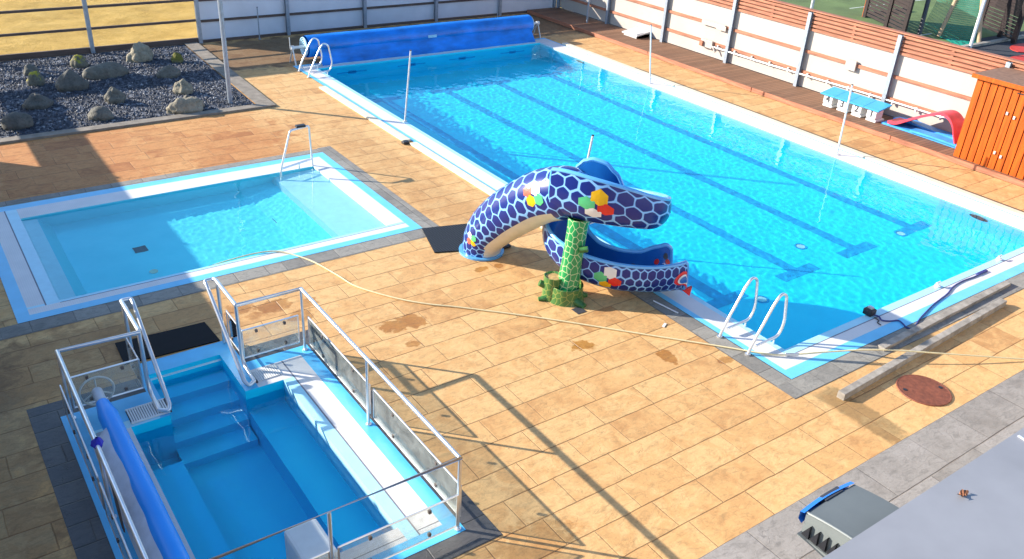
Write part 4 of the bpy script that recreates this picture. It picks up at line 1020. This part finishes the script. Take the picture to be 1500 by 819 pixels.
def pane(a, b, out, z0=.12, z1=.56):
    a, b, out = V((*a, 0)), V((*b, 0)), V((*out, 0)) * .055
    d = (b - a).normalized(); a2, b2 = a + d * .05 + out, b - d * .05 + out
    g_ = MB(); th = out.normalized() * .005
    p = [a2 - th, b2 - th, b2 + th, a2 + th]; k = len(g_.v)
    for z in (z0, z1):
        g_.v += [q + V((0, 0, z)) for q in p]
    for f in ((0, 3, 2, 1), (4, 5, 6, 7), (0, 1, 5, 4), (1, 2, 6, 5), (2, 3, 7, 6), (3, 0, 4, 7)): g_.f.append(tuple(k + q for q in f)); g_.m.append(0)
    o = g_.build('glass_pane', 'glass', rl)
    fr = MB()
    c = [(*a2.xy, z0), (*b2.xy, z0), (*b2.xy, z1), (*a2.xy, z1)]
    for i in range(4): fr.tube([c[i], c[(i + 1) % 4]], .011, 6)
    fr.build('pane_frame', 'steel', o)
    n = max(2, int((b2 - a2).length / .7))
    for i in range(n):
        q = a2.lerp(b2, (i + .5) / n)
        for z in (z0 + .06, z1 - .06): MB().box(q.x - .016, q.x + .016, q.y - .016, q.y + .016, z - .02, z + .02).build('pane_clamp', 'rag', o)
pane((RXb, RYb), (RXb, 2.17), (1, 0)); pane((RXb, 2.17), (RXb, RYa), (1, 0))
pane((RXa, 2.15), (RXa, RYb), (-1, 0)); pane((RXa, RYa), (RXa, 2.15), (-1, 0))
pane((RX2, RYb), (RXb, RYb), (0, 1)); pane((RXa, RYb), (LX, RYb), (0, 1)); pane((-7.02, RYa), (RXb, RYa), (0, -1)); pane((RXa, RYa), (-7.02, RYa), (0, -1))
pane((LX, RYb + .02), (LX, 4.84), (-1, 0)); pane((RX2, RYb + .02), (RX2, 4.84), (1, 0))

t = thing('cover_roller', 'blue cover rolled on a shaft with a hand wheel beside the hot pool', 'cover roller', (-8.29, 2, 0))
cx, cz = -8.29, .40
MB().tube([(cx, 3.98, cz), (cx, 3.55, cz)], .062, 16).build('shaft', 'grey_shaft', t, smooth=True)
rows = []
for i in range(45):
    y = 3.70 - 4.0 * i / 44; row = []
    ro = (.075 + .035 * min(1, i / 3.)) * (1 + .12 * min(1, i / 30))
    for q in range(25):
        a = 2 * math.pi * q / 24; w = ro * (1 + .02 * noise.noise(V((y * 1.1, math.cos(a), math.sin(a)))) + .015 * noise.noise(V((y * 5, math.cos(a) * 3, math.sin(a) * 3))))
        row.append((cx + w * math.cos(a), y, cz + w * math.sin(a)))
    rows.append(row)
MB().grid(rows).build('rolled_cover', 'roller_blue', t, smooth=True)
rows = []
for i in range(70):
    y = 3.1 - 3.3 * i / 69; row = []; k = .10 + .10 * max(0, (2.6 - y)) * .35 + .05 * noise.noise(V((y * 4, 0, 0))) + .03 * noise.noise(V((y * 11, 3, 0)))
    for j in range(6):
        u = j / 5; row.append((cx - .085 - .16 * u * (1 + k), y, cz + .075 - (.08 + .2 * k) * u - .12 * u * u + .02 * noise.noise(V((y * 2, u * 2, 5)))))
    rows.append(row)
MB().grid(rows).build('loose_edge', 'sheet_white', t, smooth=True)
w = MB(); wy = 3.99; ws = MB()
w.tube([(cx + .195 * math.cos(a), wy, cz + .195 * math.sin(a)) for a in [2 * math.pi * k / 36 for k in range(36)]], .014, 8, closed=True)
for a in (90, 210, 330): ws.tube([(cx, wy, cz), (cx + .19 * math.cos(R(a)), wy, cz + .19 * math.sin(R(a)))], .011, 6)
wo = w.build('hand_wheel', 'wheel', t, smooth=True); ws.build('spoke', 'wheel', wo)
MB().disc((cx, wy, cz), .05, .0, 8)
f = MB(); f.box(cx - .04, cx + .04, 3.60, 3.64, .01, cz - .06); f.box(cx - .14, cx + .14, 3.56, 3.68, .008, .02); f.build('stand', 'galv', t)

# grates, cloths, box
mb = MB()
for k in range(16): mb.box(-8.02 + k * .0285, -8.02 + k * .0285 + .019, 3.66, 3.94, .016, .034)
mb.box(-8.03, -7.56, 3.645, 3.66, .012, .034); mb.box(-8.03, -7.56, 3.94, 3.955, .012, .034); mb.box(-7.565, -7.545, 3.645, 3.955, .010, .03, 1); mb.box(-8.03, -7.565, 3.66, 3.94, .0095, .013, 1)
tag(mb.build('gutter_grate', ['scrap_white', 'num'], at=(-7.8, 3.8, 0)), 'white slatted grate under the hand wheel of the blue roller', 'grate')
mb = MB()
for k in range(12): mb.box(-6.40 + k * .0285, -6.40 + k * .0285 + .019, 3.72, 3.98, .010, .022)
mb.box(-6.43, -6.41, 3.70, 4.0, .010, .024, 1)
tag(mb.build('gutter_grate', ['scrap_white', 'num'], at=(-6.2, 3.85, 0)), 'white slatted grate at the foot of the right stair handrail', 'grate')
mb = MB(); mb.box(-7.28, -6.92, .10, .66, -.30, .40)
tag(mb.build('step_box', 'grp_grey', at=(-7.12, .38, 0), bevel=.04), 'grey white moulded box at the near edge of the hot pool', 'box')
def cloth(name, label, x, y, z, w, h, mat, seed):
    rows = []
    for i in range(13):
        row = []
        for j in range(13):
            a = 2 * math.pi * j / 12; u = i / 12
            rr_ = math.sin(math.pi * min(.97, max(.03, u))) ** .6 * (1 + .45 * noise.noise(V((math.cos(a) * 1.6, math.sin(a) * 1.6, u * 3 + seed))))
            row.append((x + w * rr_ * math.cos(a), y + w * 1.2 * rr_ * math.sin(a), z + h * (u - .5)))
        rows.append(row)
    return MB().grid(rows).build(name, mat, at=(x, y, z), smooth=True)
tag(cloth('cloth', '', RXa + .01, 2.18, 1.0, .055, .14, 'cloth_blue', 1), 'bright blue cloth knotted on the railing top', 'cloth')
rows = []
for i in range(12):
    u = i / 11; wd = .06 * (1 - .4 * u) + .015 * noise.noise(V((u * 4, 1, 0)))
    rows.append([(RXa + .02 + .012 * math.sin(j * 2.1 + u * 3), 1.98 - .35 * u + wd * (j - 2) / 2, .97 - .72 * u) for j in range(5)])
tag(MB().grid(rows).build('rag', 'rag', at=(RXa, 1.9, .9), smooth=True), 'long brown rag hanging from the railing under the blue cloth', 'rag')

# ---------------------------------------------------------------- snake slide
# centreline control points: x, y, z of the underside, half width, wall height
CH = [(-1.36, 4.28, 1.22, .38, .80), (-1.20, 3.78, 1.32, .39, .84), (-.98, 3.36, 1.34, .39, .80), (-.66, 3.08, 1.31, .37, .70), (-.32, 3.00, 1.22, .35, .58), (-.08, 3.20, 1.10, .33, .50), (-.02, 3.60, 1.00, .33, .46),
      (-.10, 4.06, .88, .34, .46), (-.40, 4.38, .70, .35, .50), (-.76, 4.32, .50, .36, .54), (-.98, 3.98, .34, .37, .56), (-.92, 3.56, .23, .37, .56), (-.62, 3.22, .14, .37, .56), (-.22, 2.98, .10, .37, .55), (.14, 2.80, .10, .37, .58), (.36, 2.70, .12, .36, .62)]
TL = [(-1.66, 5.50, .02, .33, .34), (-1.65, 5.46, .25, .35, .36), (-1.60, 5.32, .52, .38, .40), (-1.50, 5.04, .84, .41, .43), (-1.40, 4.68, 1.16, .42, .44), (-1.31, 4.28, 1.46, .42, .44), (-1.20, 3.84, 1.66, .40, .42), (-1.12, 3.62, 1.70, .32, .34)]
chs = spline(CH, 8); NCH = len(chs) - 1
def path_frame(pts, i, flat=True):
    a, b = pts[max(i - 1, 0)], pts[min(i + 1, len(pts) - 1)]
    d = V((b[0] - a[0], b[1] - a[1], 0 if flat else b[2] - a[2])).normalized()
    return V(pts[i][:3]), d, (V((d.y, -d.x, 0)) if flat else d.cross(V((0, 0, 1))).normalized())
def lerp_pts(pts, s):
    s = min(max(s, 0), len(pts) - 1.0001); i = int(s); u = s - i
    return tuple(a + (b - a) * u for a, b in zip(pts[i], pts[i + 1]))
INK = [(0, .7), (6, .80), (8, .93), (11, 1.0), (16, 1.0), (20, .90), (25, .68), (32, .6), (50, .7), (60, .85), (80, .95), (104, .88), (110, 1.0), (114, 1.02), (118, .86), (120, .45)]
def IN(s):
    """height of the inner wall relative to the outer one along the chute"""
    for (a, fa), (b, fb) in zip(INK, INK[1:]):
        if s <= b:
            u = (s - a) / (b - a); u = u * u * (3 - 2 * u); return fa + (fb - fa) * u
    return INK[-1][1]
def chute_pt(s, a, inset=0., up=0.):
    """s along the chute (sample units), a from 0 (outer rim) over pi/2 (bottom) to pi (inner rim)"""
    x, y, z, w, h = lerp_pts(chs, s)
    i = min(max(s, .5), NCH - .5); p, q = lerp_pts(chs, i - .5), lerp_pts(chs, i + .5)
    d = V((q[0] - p[0], q[1] - p[1], 0)).normalized(); n = V((d.y, -d.x, 0))
    end = NCH - s
    if end < 3: h = h * (1 - (1 - end / 3) ** 2 * .5)
    ca, sa = math.cos(a), math.sin(a)
    if a > 1.6: h = h * IN(s)
    lat = (w - inset) * math.copysign(abs(ca) ** .62, ca); hh = (h - up) * (1 - abs(sa) ** .75) + up
    bulge = .035 * math.sin(min(1, hh / max(h, .01)) * math.pi) * (1 if inset == 0 else .4)
    return V((x, y, z + hh)) + n * (lat + math.copysign(bulge, ca))
arcl = [0.]
for i in range(NCH): arcl.append(arcl[-1] + (V(chs[i + 1][:3]) - V(chs[i][:3])).length)
def al(s): s = min(max(s, 0), NCH - 1e-4); i = int(s); return arcl[i] + (arcl[i + 1] - arcl[i]) * (s - i)
sl = thing('snake_slide', 'blue scaled snake water slide looping down from a green tree trunk to the pool', 'slide', (-1.0, 3.9, 0))
mb = MB(); NA = 20; rows = []; uvs = []
START = 6
for i in range(START, NCH + 1):
    row = [chute_pt(i, math.pi * k / NA) for k in range(NA + 1)]; rows.append(row)
    per = [0.]
    for k in range(NA): per.append(per[-1] + (row[k + 1] - row[k]).length)
    kf = 1 + .35 * max(0, (i - 26) / 94.); uvs.append([(al(i) * 1.05 * kf, q * kf) for q in per])
def mi_out(a, b): return 1 if (b >= 12 and a < 40) else 0
mb.grid(rows, mi=lambda a, b: 2 if 9 <= b <= 13 else 0, uvs=uvs)
rin = [[chute_pt(i, math.pi * k / NA, .055, .05) for k in range(NA + 1)] for i in range(START, NCH + 1)]
chute_o = mb.build('chute_shell', ['scales', 'belly', 'belly'], sl, smooth=True)
mb = MB(); mb.grid([r_[::-1] for r_ in rin]); mb.build('chute_inside', 'chute_blue', sl, smooth=True)
mb = MB()
for k in (0, NA):
    pts = []
    o_, i_ = [r_[k] for r_ in rows], [r_[k] for r_ in rin]
    mb.tube([(p + q) / 2 for p, q in zip(o_, i_)], .036, 8)
mb.tube([(p + q) / 2 for p, q in zip(rows[-1], rin[-1])], .034, 8); mb.tube([(p + q) / 2 for p, q in zip(rows[0], rin[0])], .034, 8)
mb.build('rim', 'rim_blue', sl, smooth=True)
# closed tail tube
tls = spline(TL, 6); NT_ = len(tls) - 1
def tail_pt(s, a):
    x, y, z, w, h = lerp_pts(tls, s); i = min(max(s, .5), NT_ - .5); p, q = lerp_pts(tls, i - .5), lerp_pts(tls, i + .5)
    d = V((q[0] - p[0], q[1] - p[1], q[2] - p[2])).normalized()
    hd = V((.45, -.89, 0)).normalized() if s < 8 else V((d.x, d.y, 0)).normalized()
    n = V((hd.y, -hd.x, 0)); u = d.cross(n); u = -u if u.dot(V((hd.x, hd.y, 0)) * -.5 + V((0, 0, 1))) < 0 else u
    u.normalize()
    return V((x, y, z)) + n * (w * math.cos(a)) + u * (h * math.sin(a))
tal = [0.]
for i in range(NT_): tal.append(tal[-1] + (V(tls[i + 1][:3]) - V(tls[i][:3])).length)
def tl_(s): s = min(max(s, 0), NT_ - 1e-4); i = int(s); return tal[i] + (tal[i + 1] - tal[i]) * (s - i)
mb = MB(); rows = []; uvs = []
for i in range(NT_ + 1):
    rows.append([tail_pt(i, 2 * math.pi * k / 32 - math.pi / 2) for k in range(33)]); kf = 1.75 - .75 * min(1, i / 22); tu = sum((tl_(q + 1) - tl_(q)) * (1.75 - .75 * min(1, q / 22)) for q in range(i)); uvs.append([(tu, kf * .36 * (2 * math.pi * k / 32 - math.pi * .5)) for k in range(33)])
mb.grid(rows, mi=lambda a, b: 1 if ((b <= 4 or b >= 27) and a < NT_ - 8) else 0, uvs=uvs)
cap = rows[-1]; cc = sum(cap[:-1], V()) / 32
for k in range(32): mb.face([cap[k], cap[k + 1], cc], 2)
mb.build('tail', ['scales', 'belly', 'rim_blue'], sl, smooth=True)
MB().disc((-1.66, 5.50, .002), .40, .035, 32).build('tail_flange', 'rim_blue', sl)
# coloured scale flowers
def patch(fn, s, a, r, mat, ds, da, lift=.005, hexa=True, name='coloured_scale'):
    """hexagon lying on the surface fn(s, a); ds, da: parameter steps per metre"""
    mb = MB(); n = 6 if hexa else 14; c0 = fn(s, a)
    nrm = (fn(s + .4, a) - c0).cross(fn(s, a + .05) - c0).normalized()
    mid = V((-.5, 3.9, c0.z)) if fn is chute_pt else V(lerp_pts(tls, s)[:3])
    if nrm.dot(c0 - mid) < 0: nrm = -nrm
    def P(rad, t): return fn(s + math.cos(t) * rad * ds, a + math.sin(t) * rad * da) + nrm * lift
    ring1 = [P(r * .5, 2 * math.pi * k / n + .52) for k in range(n)]; ring2 = [P(r, 2 * math.pi * k / n + .52) for k in range(n)]
    m0 = c0 + nrm * lift
    for k in range(n):
        mb.face([m0, ring1[k], ring1[(k + 1) % n]]); mb.face([ring1[k], ring2[k], ring2[(k + 1) % n], ring1[(k + 1) % n]])
    return mb.build(name, mat, sl, smooth=False)
def flower(fn, s, a, r, ds, da, cols, ang=0):
    for k, cname in enumerate(cols):
        t = ang + math.pi / 2 * k; q = r * (1.30 if k % 2 else 1.02)
        patch(fn, s + math.cos(t) * q * ds, a + math.sin(t) * q * da, r, cname, ds, da)
def chute_ds(s): return 1 / max(.02, (al(min(s + .5, NCH)) - al(max(s - .5, 0))))
FL = ('flower_white', 'coral', 'yellow', 'mint')
def tds(s): return 1 / max(.02, (tl_(s + .5) - tl_(s - .5)))
flower(tail_pt, 31.5, .22, .098, tds(31.5), 1 / .42, FL, .9)
flower(tail_pt, 8, .2, .062, tds(8), 1 / .37, FL, .9)
flower(chute_pt, 16.5, .42, .108, chute_ds(16.5), 1.45, ('eye_red', 'flower_white', 'mint', 'yellow'), .2)
flower(chute_pt, 94.5, .42, .095, chute_ds(94.5), 2.1, ('eye_red', 'yellow', 'mint', 'flower_white'), .2)
flower(chute_pt, 58, math.pi - .38, .06, chute_ds(58), 1.9, ('coral', 'flower_white', 'mint', 'yellow'), .2)
# eye, tongue, spots
es = NCH - 3.4
patch(chute_pt, es, .34, .125, 'eye_red', chute_ds(es), 1.9, .012, False, 'eye')
patch(chute_pt, es, .34, .085, 'eye_white', chute_ds(es), 1.9, .022, False, 'eye_white')
patch(chute_pt, es, .34, .062, 'chute_blue', chute_ds(es), 1.9, .032, False, 'pupil')
mb = MB(); dd = V((.87, -.5, 0)); nn = V((-.5, -.87, 0)); q0 = chute_pt(NCH - .3, .75) - dd * .03 + nn * .03
tri = [q0 + V((0, 0, .0)), q0 + dd * .15 + V((0, 0, .07)), q0 + dd * .13 + V((0, 0, -.10))]
mb.face(tri); mb.face([p - nn * .05 for p in tri][::-1])
for p, q in zip(tri, tri[1:] + tri[:1]): mb.face([p, p - nn * .05, q - nn * .05, q])
mb.build('tongue', 'eye_red', sl)
fi = lambda s, a: chute_pt(s, a, .055, .05)
def spot(s, a, r, mt):
    mb = MB(); c0 = fi(s, a); nrm = (V(lerp_pts(chs, s)[:3]) + V((0, 0, .3)) - c0).normalized(); ring = [fi(s + math.cos(t) * r * chute_ds(s), a + math.sin(t) * r * 2.4) + nrm * .006 for t in [2 * math.pi * k / 12 for k in range(12)]]
    mb.face(ring); mb.build('spot', mt, sl)
for s, a, mt in ((NCH - 5, 2.88, 'num'), (NCH - 17, 2.66, 'num'), (NCH - 9, 2.72, 'eye_red'), (NCH - 3.5, 2.7, 'eye_red')): spot(s, a, .045, mt)

# green trunk and stump under the slide (one moulded support, part of the slide)
def lathe_uv(cx, cy, prof, lean, mat, name, n=28, flat=None):
    mb = MB(); rows = []; uvs = []; h = 0
    for i, (r_, z) in enumerate(prof):
        if i: h += math.hypot(r_ - prof[i - 1][0], z - prof[i - 1][1])
        u = z / max(prof[-1][1], .01)
        rows.append([(cx + lean[0] * u + r_ * (1 + .06 * noise.noise(V((math.cos(a) * 1.5, math.sin(a) * 1.5, z * 3)))) * math.cos(a), cy + lean[1] * u + r_ * (1 + .06 * noise.noise(V((math.cos(a) * 1.5, math.sin(a) * 1.5, z * 3)))) * math.sin(a), z) for a in [2 * math.pi * k / n for k in range(n + 1)]])
        rr_ = max(q[0] for q in prof) ; uvs.append([(2 * math.pi * k / n * .5 * (rr_ + r_), h) for k in range(n + 1)])
    mb.grid(rows, uvs=uvs); return mb.build(name, mat, sl, smooth=True)
tx, ty = -1.42, 3.40
lathe_uv(tx, ty, [(.20, .0), (.195, .08), (.185, .2), (.175, .35), (.165, .6), (.16, .9), (.165, 1.2), (.175, 1.38)], (.20, .10), 'trunk', 'trunk')
lathe_uv(tx + .04, ty + .06, [(.31, .0), (.29, .06), (.285, .15), (.28, .26), (.27, .27)], (0, 0), 'stump', 'root_collar')
lathe_uv(tx - .15, ty + .17, [(.17, .0), (.16, .1), (.155, .25), (.16, .40), (.15, .405), (.12, .38)], (0, 0), 'stump', 'stump')
MB().disc((tx - .15, ty + .17, .36), .135, .02, 20).build('stump_top', 'cone', sl)
def branch(p, q, r0, r1, name='branch_stub'):
    m_ = MB(); m_.tube([p, V(p).lerp(V(q), .5), q], [r0, (r0 + r1) / 2, r1], 12); m_.build(name, 'moss_green', sl, smooth=True)
branch((tx + .1, ty - .1, .92), (tx + .19, ty - .19, .95), .05, .05); branch((tx - .25, ty + .22, .22), (tx - .34, ty + .28, .27), .06, .055)
branch((tx - .2, ty + .12, .04), (tx - .40, ty + .20, .02), .075, .035, 'root'); branch((tx + .05, ty - .2, .05), (tx + .10, ty - .36, .02), .08, .05, 'root'); branch((tx + .25, ty - .05, .05), (tx + .37, ty - .08, .02), .07, .04, 'root')

# ---------------------------------------------------------------- beyond the fence
t = thing('pitch_boards', 'tall dark slatted boards of the sports pitch beyond the fence', 'barrier', (22.5, 14.5, 0))
def board_wall(x0, y0, x1, y1, h, n, parent):
    a, b = V((x0, y0, 0)), V((x1, y1, 0)); d = (b - a).normalized(); nn = V((-d.y, d.x, 0)) * .02; m_ = MB()
    for k in range(n):
        z0, z1 = .1 + k * (h - .1) / n, .1 + (k + 1) * (h - .1) / n - (.035 if k < n * .45 else .006)
        p = [a - nn, b - nn, b + nn, a + nn]; i = len(m_.v); m_.v += [q + V((0, 0, z0)) for q in p] + [q + V((0, 0, z1)) for q in p]
        for f in ((0, 3, 2, 1), (4, 5, 6, 7), (0, 1, 5, 4), (1, 2, 6, 5), (2, 3, 7, 6), (3, 0, 4, 7)): m_.f.append(tuple(i + q for q in f)); m_.m.append(0)
    m_.build('board_panel', 'board_dark', parent)
board_wall(24.2, 15.6, 23.4, 14.15, 1.9, 13, t); board_wall(23.4, 14.05, 22.75, 12.95, 1.9, 13, t)
for x, y in ((24.2, 15.65), (23.38, 14.1), (22.72, 12.9)): MB().box(x - .07, x + .07, y - .07, y + .07, 0, 2.0).build('post', 'board_dark', t)
MB().box(24.15, 24.4, 15.68, 15.75, 0, 1.9).build('end_board', 'board_orange', t); MB().box(24.2, 27.5, 15.7, 15.78, .0, .16).build('kick_board', 'board_dark', t)
t = thing('pitch_boards', 'dark slatted boards beside the white topped pole beyond the fence', 'barrier', (26, 11, 0))
board_wall(27.3, 12.3, 26.6, 11.15, 1.9, 13, t); board_wall(26.5, 11.05, 26.0, 10.3, 1.9, 13, t)
for x, y in ((27.3, 12.35), (26.55, 11.1), (25.95, 10.25)): MB().box(x - .08, x + .08, y - .08, y + .08, 0, 2.0).build('post', 'board_dark', t)
# net goal: tan poles and a green net
t = thing('net_goal', 'green net hung between tan poles on the sports pitch', 'goal', (25, 12, 0))
A, B, T1, T2 = V((24.3, 12.25, 0)), V((24.9, 10.95, 0)), V((25.4, 12.6, 2.5)), V((25.2, 11.95, 2.5))
P1, P2 = V((23.95, 12.15, 0)), V((24.55, 10.85, 0)); top = V((25.0, 11.9, 2.6))
for p, q in ((P1, V((24.9, 12.2, 2.4))), (P2, V((24.9, 11.6, 2.4)))): MB().tube([p, q], .075, 10).build('pole', 'bamboo', t)
m_ = MB(); Q1, Q2 = V((24.9, 12.2, 2.4)), V((24.9, 11.6, 2.4))
for i in range(29):
    u = i / 28; m_.tube([P1.lerp(P2, u), Q1.lerp(Q2, u)], .008, 4, caps=False)
for j in range(34):
    u = j / 33; m_.tube([P1.lerp(Q1, u), P2.lerp(Q2, u)], .008, 4, caps=False)
P3, Q3 = V((25.3, 13.6, 0)), V((25.6, 13.2, 2.4))
for i in range(24):
    u = i / 23; m_.tube([P1.lerp(P3, u), Q1.lerp(Q3, u)], .005, 4, caps=False)
for j in range(24):
    u = j / 23; m_.tube([P1.lerp(Q1, u), P3.lerp(Q3, u)], .005, 4, caps=False)
m_.build('net', 'net', t)
rows = [[(P1.lerp(P2, u) + V((-.9 * v * math.sin(math.pi * u) , -.7 * v * math.sin(math.pi * u), .02 + .05 * noise.noise(V((u * 9, v * 5, 0)))))) for u in [k / 20 for k in range(21)]] for v in [k / 6 for k in range(7)]]
MB().grid(rows).build('net_on_ground', 'net', t)
pole('support_pole', 'dark leaning pole between the boards and the green net', 23.6, 12.75, 0, 3.0, .085, 'num', (.9, .55), base=False)
pole('sign_pole', 'grey pole with a white upper half on the asphalt beyond the hut', 23.4, 10.55, 0, 3.2, .06, 'white_metal', base=False)
struct(MB().box(20, 40, 10.55, 10.72, 0, .09).build('yard_kerb', 'concrete'))
struct(cells([22.5, 33], [8.6, 10.2], lambda x, y: 0, .006).build('red_play_surface', 'red')) if False else None
mb = MB(); mb.disc((25.9, 9.4, .0), 1.25, .02, 36, sx=1.0, sy=.55); struct(mb.build('red_play_surface', 'red'))
mb = MB(); mb.disc((23.8, 8.3, .0), 1.4, .02, 36, sx=1.0, sy=.55); struct(mb.build('red_play_surface', 'red'))
mb = MB(); mb.box(25.2, 32, 17.05, 17.13, .008, .012); mb.box(21.5, 24.2, 12.55, 12.63, .008, .012); struct(mb.build('pitch_lines', 'line_white'))
for x, y, lab in ((17.1, 15.95, 'thin grey post rising beyond the slatted fence top, left one'), (18.6, 14.3, 'grey white post rising beyond the slatted fence top, right one')):
    pole('net_post', lab, x, y, 0, 4., .06, 'galv_pale', base=False)

# ---------------------------------------------------------------- building edge at the lower right, with a lamp on its wall
t = thing('pool_building', 'pool building with a blue grey metal roof at the lower right', 'building', (0, -8, 0))
RZ, RY = 3.2, -3.90
m_ = MB(); m_.face([(-12.5, RY, RZ), (12, RY - .05, RZ), (12, -9, RZ + .12), (-12.5, -9, RZ + .12)]); m_.face([(-12.5, RY, RZ), (-12.5, RY, RZ - .14), (12, RY - .05, RZ - .14), (12, RY - .05, RZ)])
m_.build('roof', 'roof_metal', t)
m_ = MB(); m_.box(-3.78, -3.765, -9, RY - .03, RZ + .003, RZ + .012, rot=Matrix.Rotation(R(-7), 3, 'Z')); m_.build('roof_seam', 'sheet_white', t)
MB().box(-12.3, 11.8, -9, RY - .35, 0, RZ - .15).build('wall', 'plaster', t)
c = MB(); rows = []
for i in range(5): rows.append([(-4.42 + .030 * i - .05, -4.09 + .018 * j + .008 * math.sin(i * 2 + j), RZ + .022 + .018 * math.sin(i * 1.7 + j * 1.1)) for j in range(4)])
c.v = []; c.grid([[V((-4.42, -4.09, RZ)) + (V(p) - V((-4.42, -4.09, RZ))) * .7 + V((0, 0, .006)) for p in r_] for r_ in rows]); tag(c.build('dry_leaf', 'leaf', at=(-4.42, -4.09, RZ)), 'curled brown dead leaf lying on the blue grey roof', 'leaf')
# lamp: curved grey housing, blue front strip, black fins on its left end
t = thing('floodlight', 'grey floodlight with a blue front strip and black fins under the roof edge', 'floodlight', (-4.9, -3.7, 2.7))
lx0, lx1, lyf, lyb, lz = -5.17, -4.60, -3.47, -4.22, 2.92
m_ = MB(); prof = []
for k in range(13):
    u = k / 12; prof.append((lyf + (lyb - lyf) * u, lz - .10 + .16 * math.sin(math.pi * (.22 + .45 * u))))
rows = [[(x, y, z) for y, z in prof] for x in (lx0 + .05, lx1)]
m_.grid(rows); m_.face([(lx1, y, z) for y, z in prof] + [(lx1, lyb, lz - .25), (lx1, lyf, lz - .16)])
m_.face([(lx0 + .05, prof[0][0], prof[0][1]), (lx1, prof[0][0], prof[0][1]), (lx1, lyf, lz - .16), (lx0 + .05, lyf, lz - .16)])
m_.face([(lx0, lyf, lz - .16), (lx1, lyf, lz - .16), (lx1, lyb, lz - .25), (lx0, lyb, lz - .25)])
m_.build('housing', 'lamp_grey', t, smooth=True)
m_ = MB(); m_.face([(lx0 + .048, y, z - .001) for y, z in prof] + [(lx0 + .048, lyb, lz - .25), (lx0 + .048, lyf, lz - .16)][::1])
m_.tube([(lx0 + .05, y, z) for y, z in prof], .010, 6)
m_.build('end_plate', 'lamp_pale', t)
for k in range(5):
    m_ = MB(); y = lyf - .015 - k * .066
    t3 = [(y, lz - .155), (y - .058, lz - .165), (y - .050, lz - .06 + .006 * k)]
    a_, b_ = [(lx0 + .022, *q) for q in t3], [(lx0 + .046, *q) for q in t3]
    m_.face(a_); 
    for p, q, u, v in zip(a_, a_[1:] + a_[:1], b_[1:] + b_[:1], b_): m_.face([p, v, u, q])
    m_.build('fin', 'black', t)
MB().box(lx0 + .015, lx0 + .046, lyf - .36, lyf + .005, lz - .185, lz - .168).build('end_lip', 'lamp_pale', t)
m_ = MB(); rows = [[(lx0 + .02 + (lx1 - lx0 - .02) * k / 12, lyf + .012 + .018 * math.sin(math.pi * k / 12) + dyy, prof[0][1] + dz) for k in range(13)] for dyy, dz in ((-.012, .012), (.02, .002), (.02, -.06), (-.01, -.08))]
m_.grid(rows); m_.build('front_strip', 'lamp_blue', t)
MB().box(lx0 + .25, lx0 + .44, lyf + .0, lyf + .05, prof[0][1] - .03, prof[0][1] + .008).build('latch', 'num', t)
MB().box(-4.95, -4.85, lyb - .1, lyb + .02, lz - .24, lz - .12).build('bracket', 'galv', t)

# ---------------------------------------------------------------- camera, sun, sky
f_px, cx_, cy_, cz_, yaw, pit, rol = 1263.124, -9.3810, -5.7026, 6.9338, .64560, .50252, .06470
cp, sp = math.cos(pit), math.sin(pit)
fw = V((math.sin(yaw) * cp, math.cos(yaw) * cp, -sp)); rt = V((math.cos(yaw), -math.sin(yaw), 0)); up = rt.cross(fw)
r2 = rt * math.cos(rol) + up * math.sin(rol); u2 = up * math.cos(rol) - rt * math.sin(rol)
cam = bpy.data.cameras.new('camera'); cam.sensor_width = 36; cam.sensor_fit = 'HORIZONTAL'; cam.lens = 36 * f_px / 1500; cam.clip_end = 1000; cam.clip_start = .05
co = bpy.data.objects.new('camera', cam); C.objects.link(co)
co.matrix_world = Matrix(((r2.x, u2.x, -fw.x, cx_), (r2.y, u2.y, -fw.y, cy_), (r2.z, u2.z, -fw.z, cz_), (0, 0, 0, 1)))
sc.camera = co
EL = 22.2
ld = V((.7071 * math.cos(R(EL)), -.7071 * math.cos(R(EL)), -math.sin(R(EL))))
sun = bpy.data.lights.new('sun', 'SUN'); sun.energy = 5.0; sun.angle = R(.5); sun.color = (1, .93, .82); sun.cycles.is_caustics_light = True
so = bpy.data.objects.new('sun', sun); C.objects.link(so); so.rotation_euler = ld.to_track_quat('-Z', 'Y').to_euler(); so.location = (-10, 30, 20)
w = bpy.data.worlds.new('World'); sc.world = w; w.use_nodes = True
nt = w.node_tree; bg = nt.nodes['Background']; sky = nt.nodes.new('ShaderNodeTexSky'); sky.sky_type = 'NISHITA'; sky.sun_disc = False
sky.ozone_density = 3.0; sky.dust_density = .4; sky.sun_elevation = R(EL); sky.sun_rotation = R(-45)
nt.links.new(sky.outputs[0], bg.inputs[0]); bg.inputs[1].default_value = .15
vs = sc.view_settings; vs.view_transform = 'Standard'; vs.look = 'None'; vs.gamma = 1; vs.use_curve_mapping = False; vs.exposure = 1.06
sc.cycles.use_denoising = True; sc.cycles.max_bounces = 12; sc.cycles.transmission_bounces = 8; sc.cycles.transparent_max_bounces = 16
sc.cycles.sample_clamp_indirect = 6
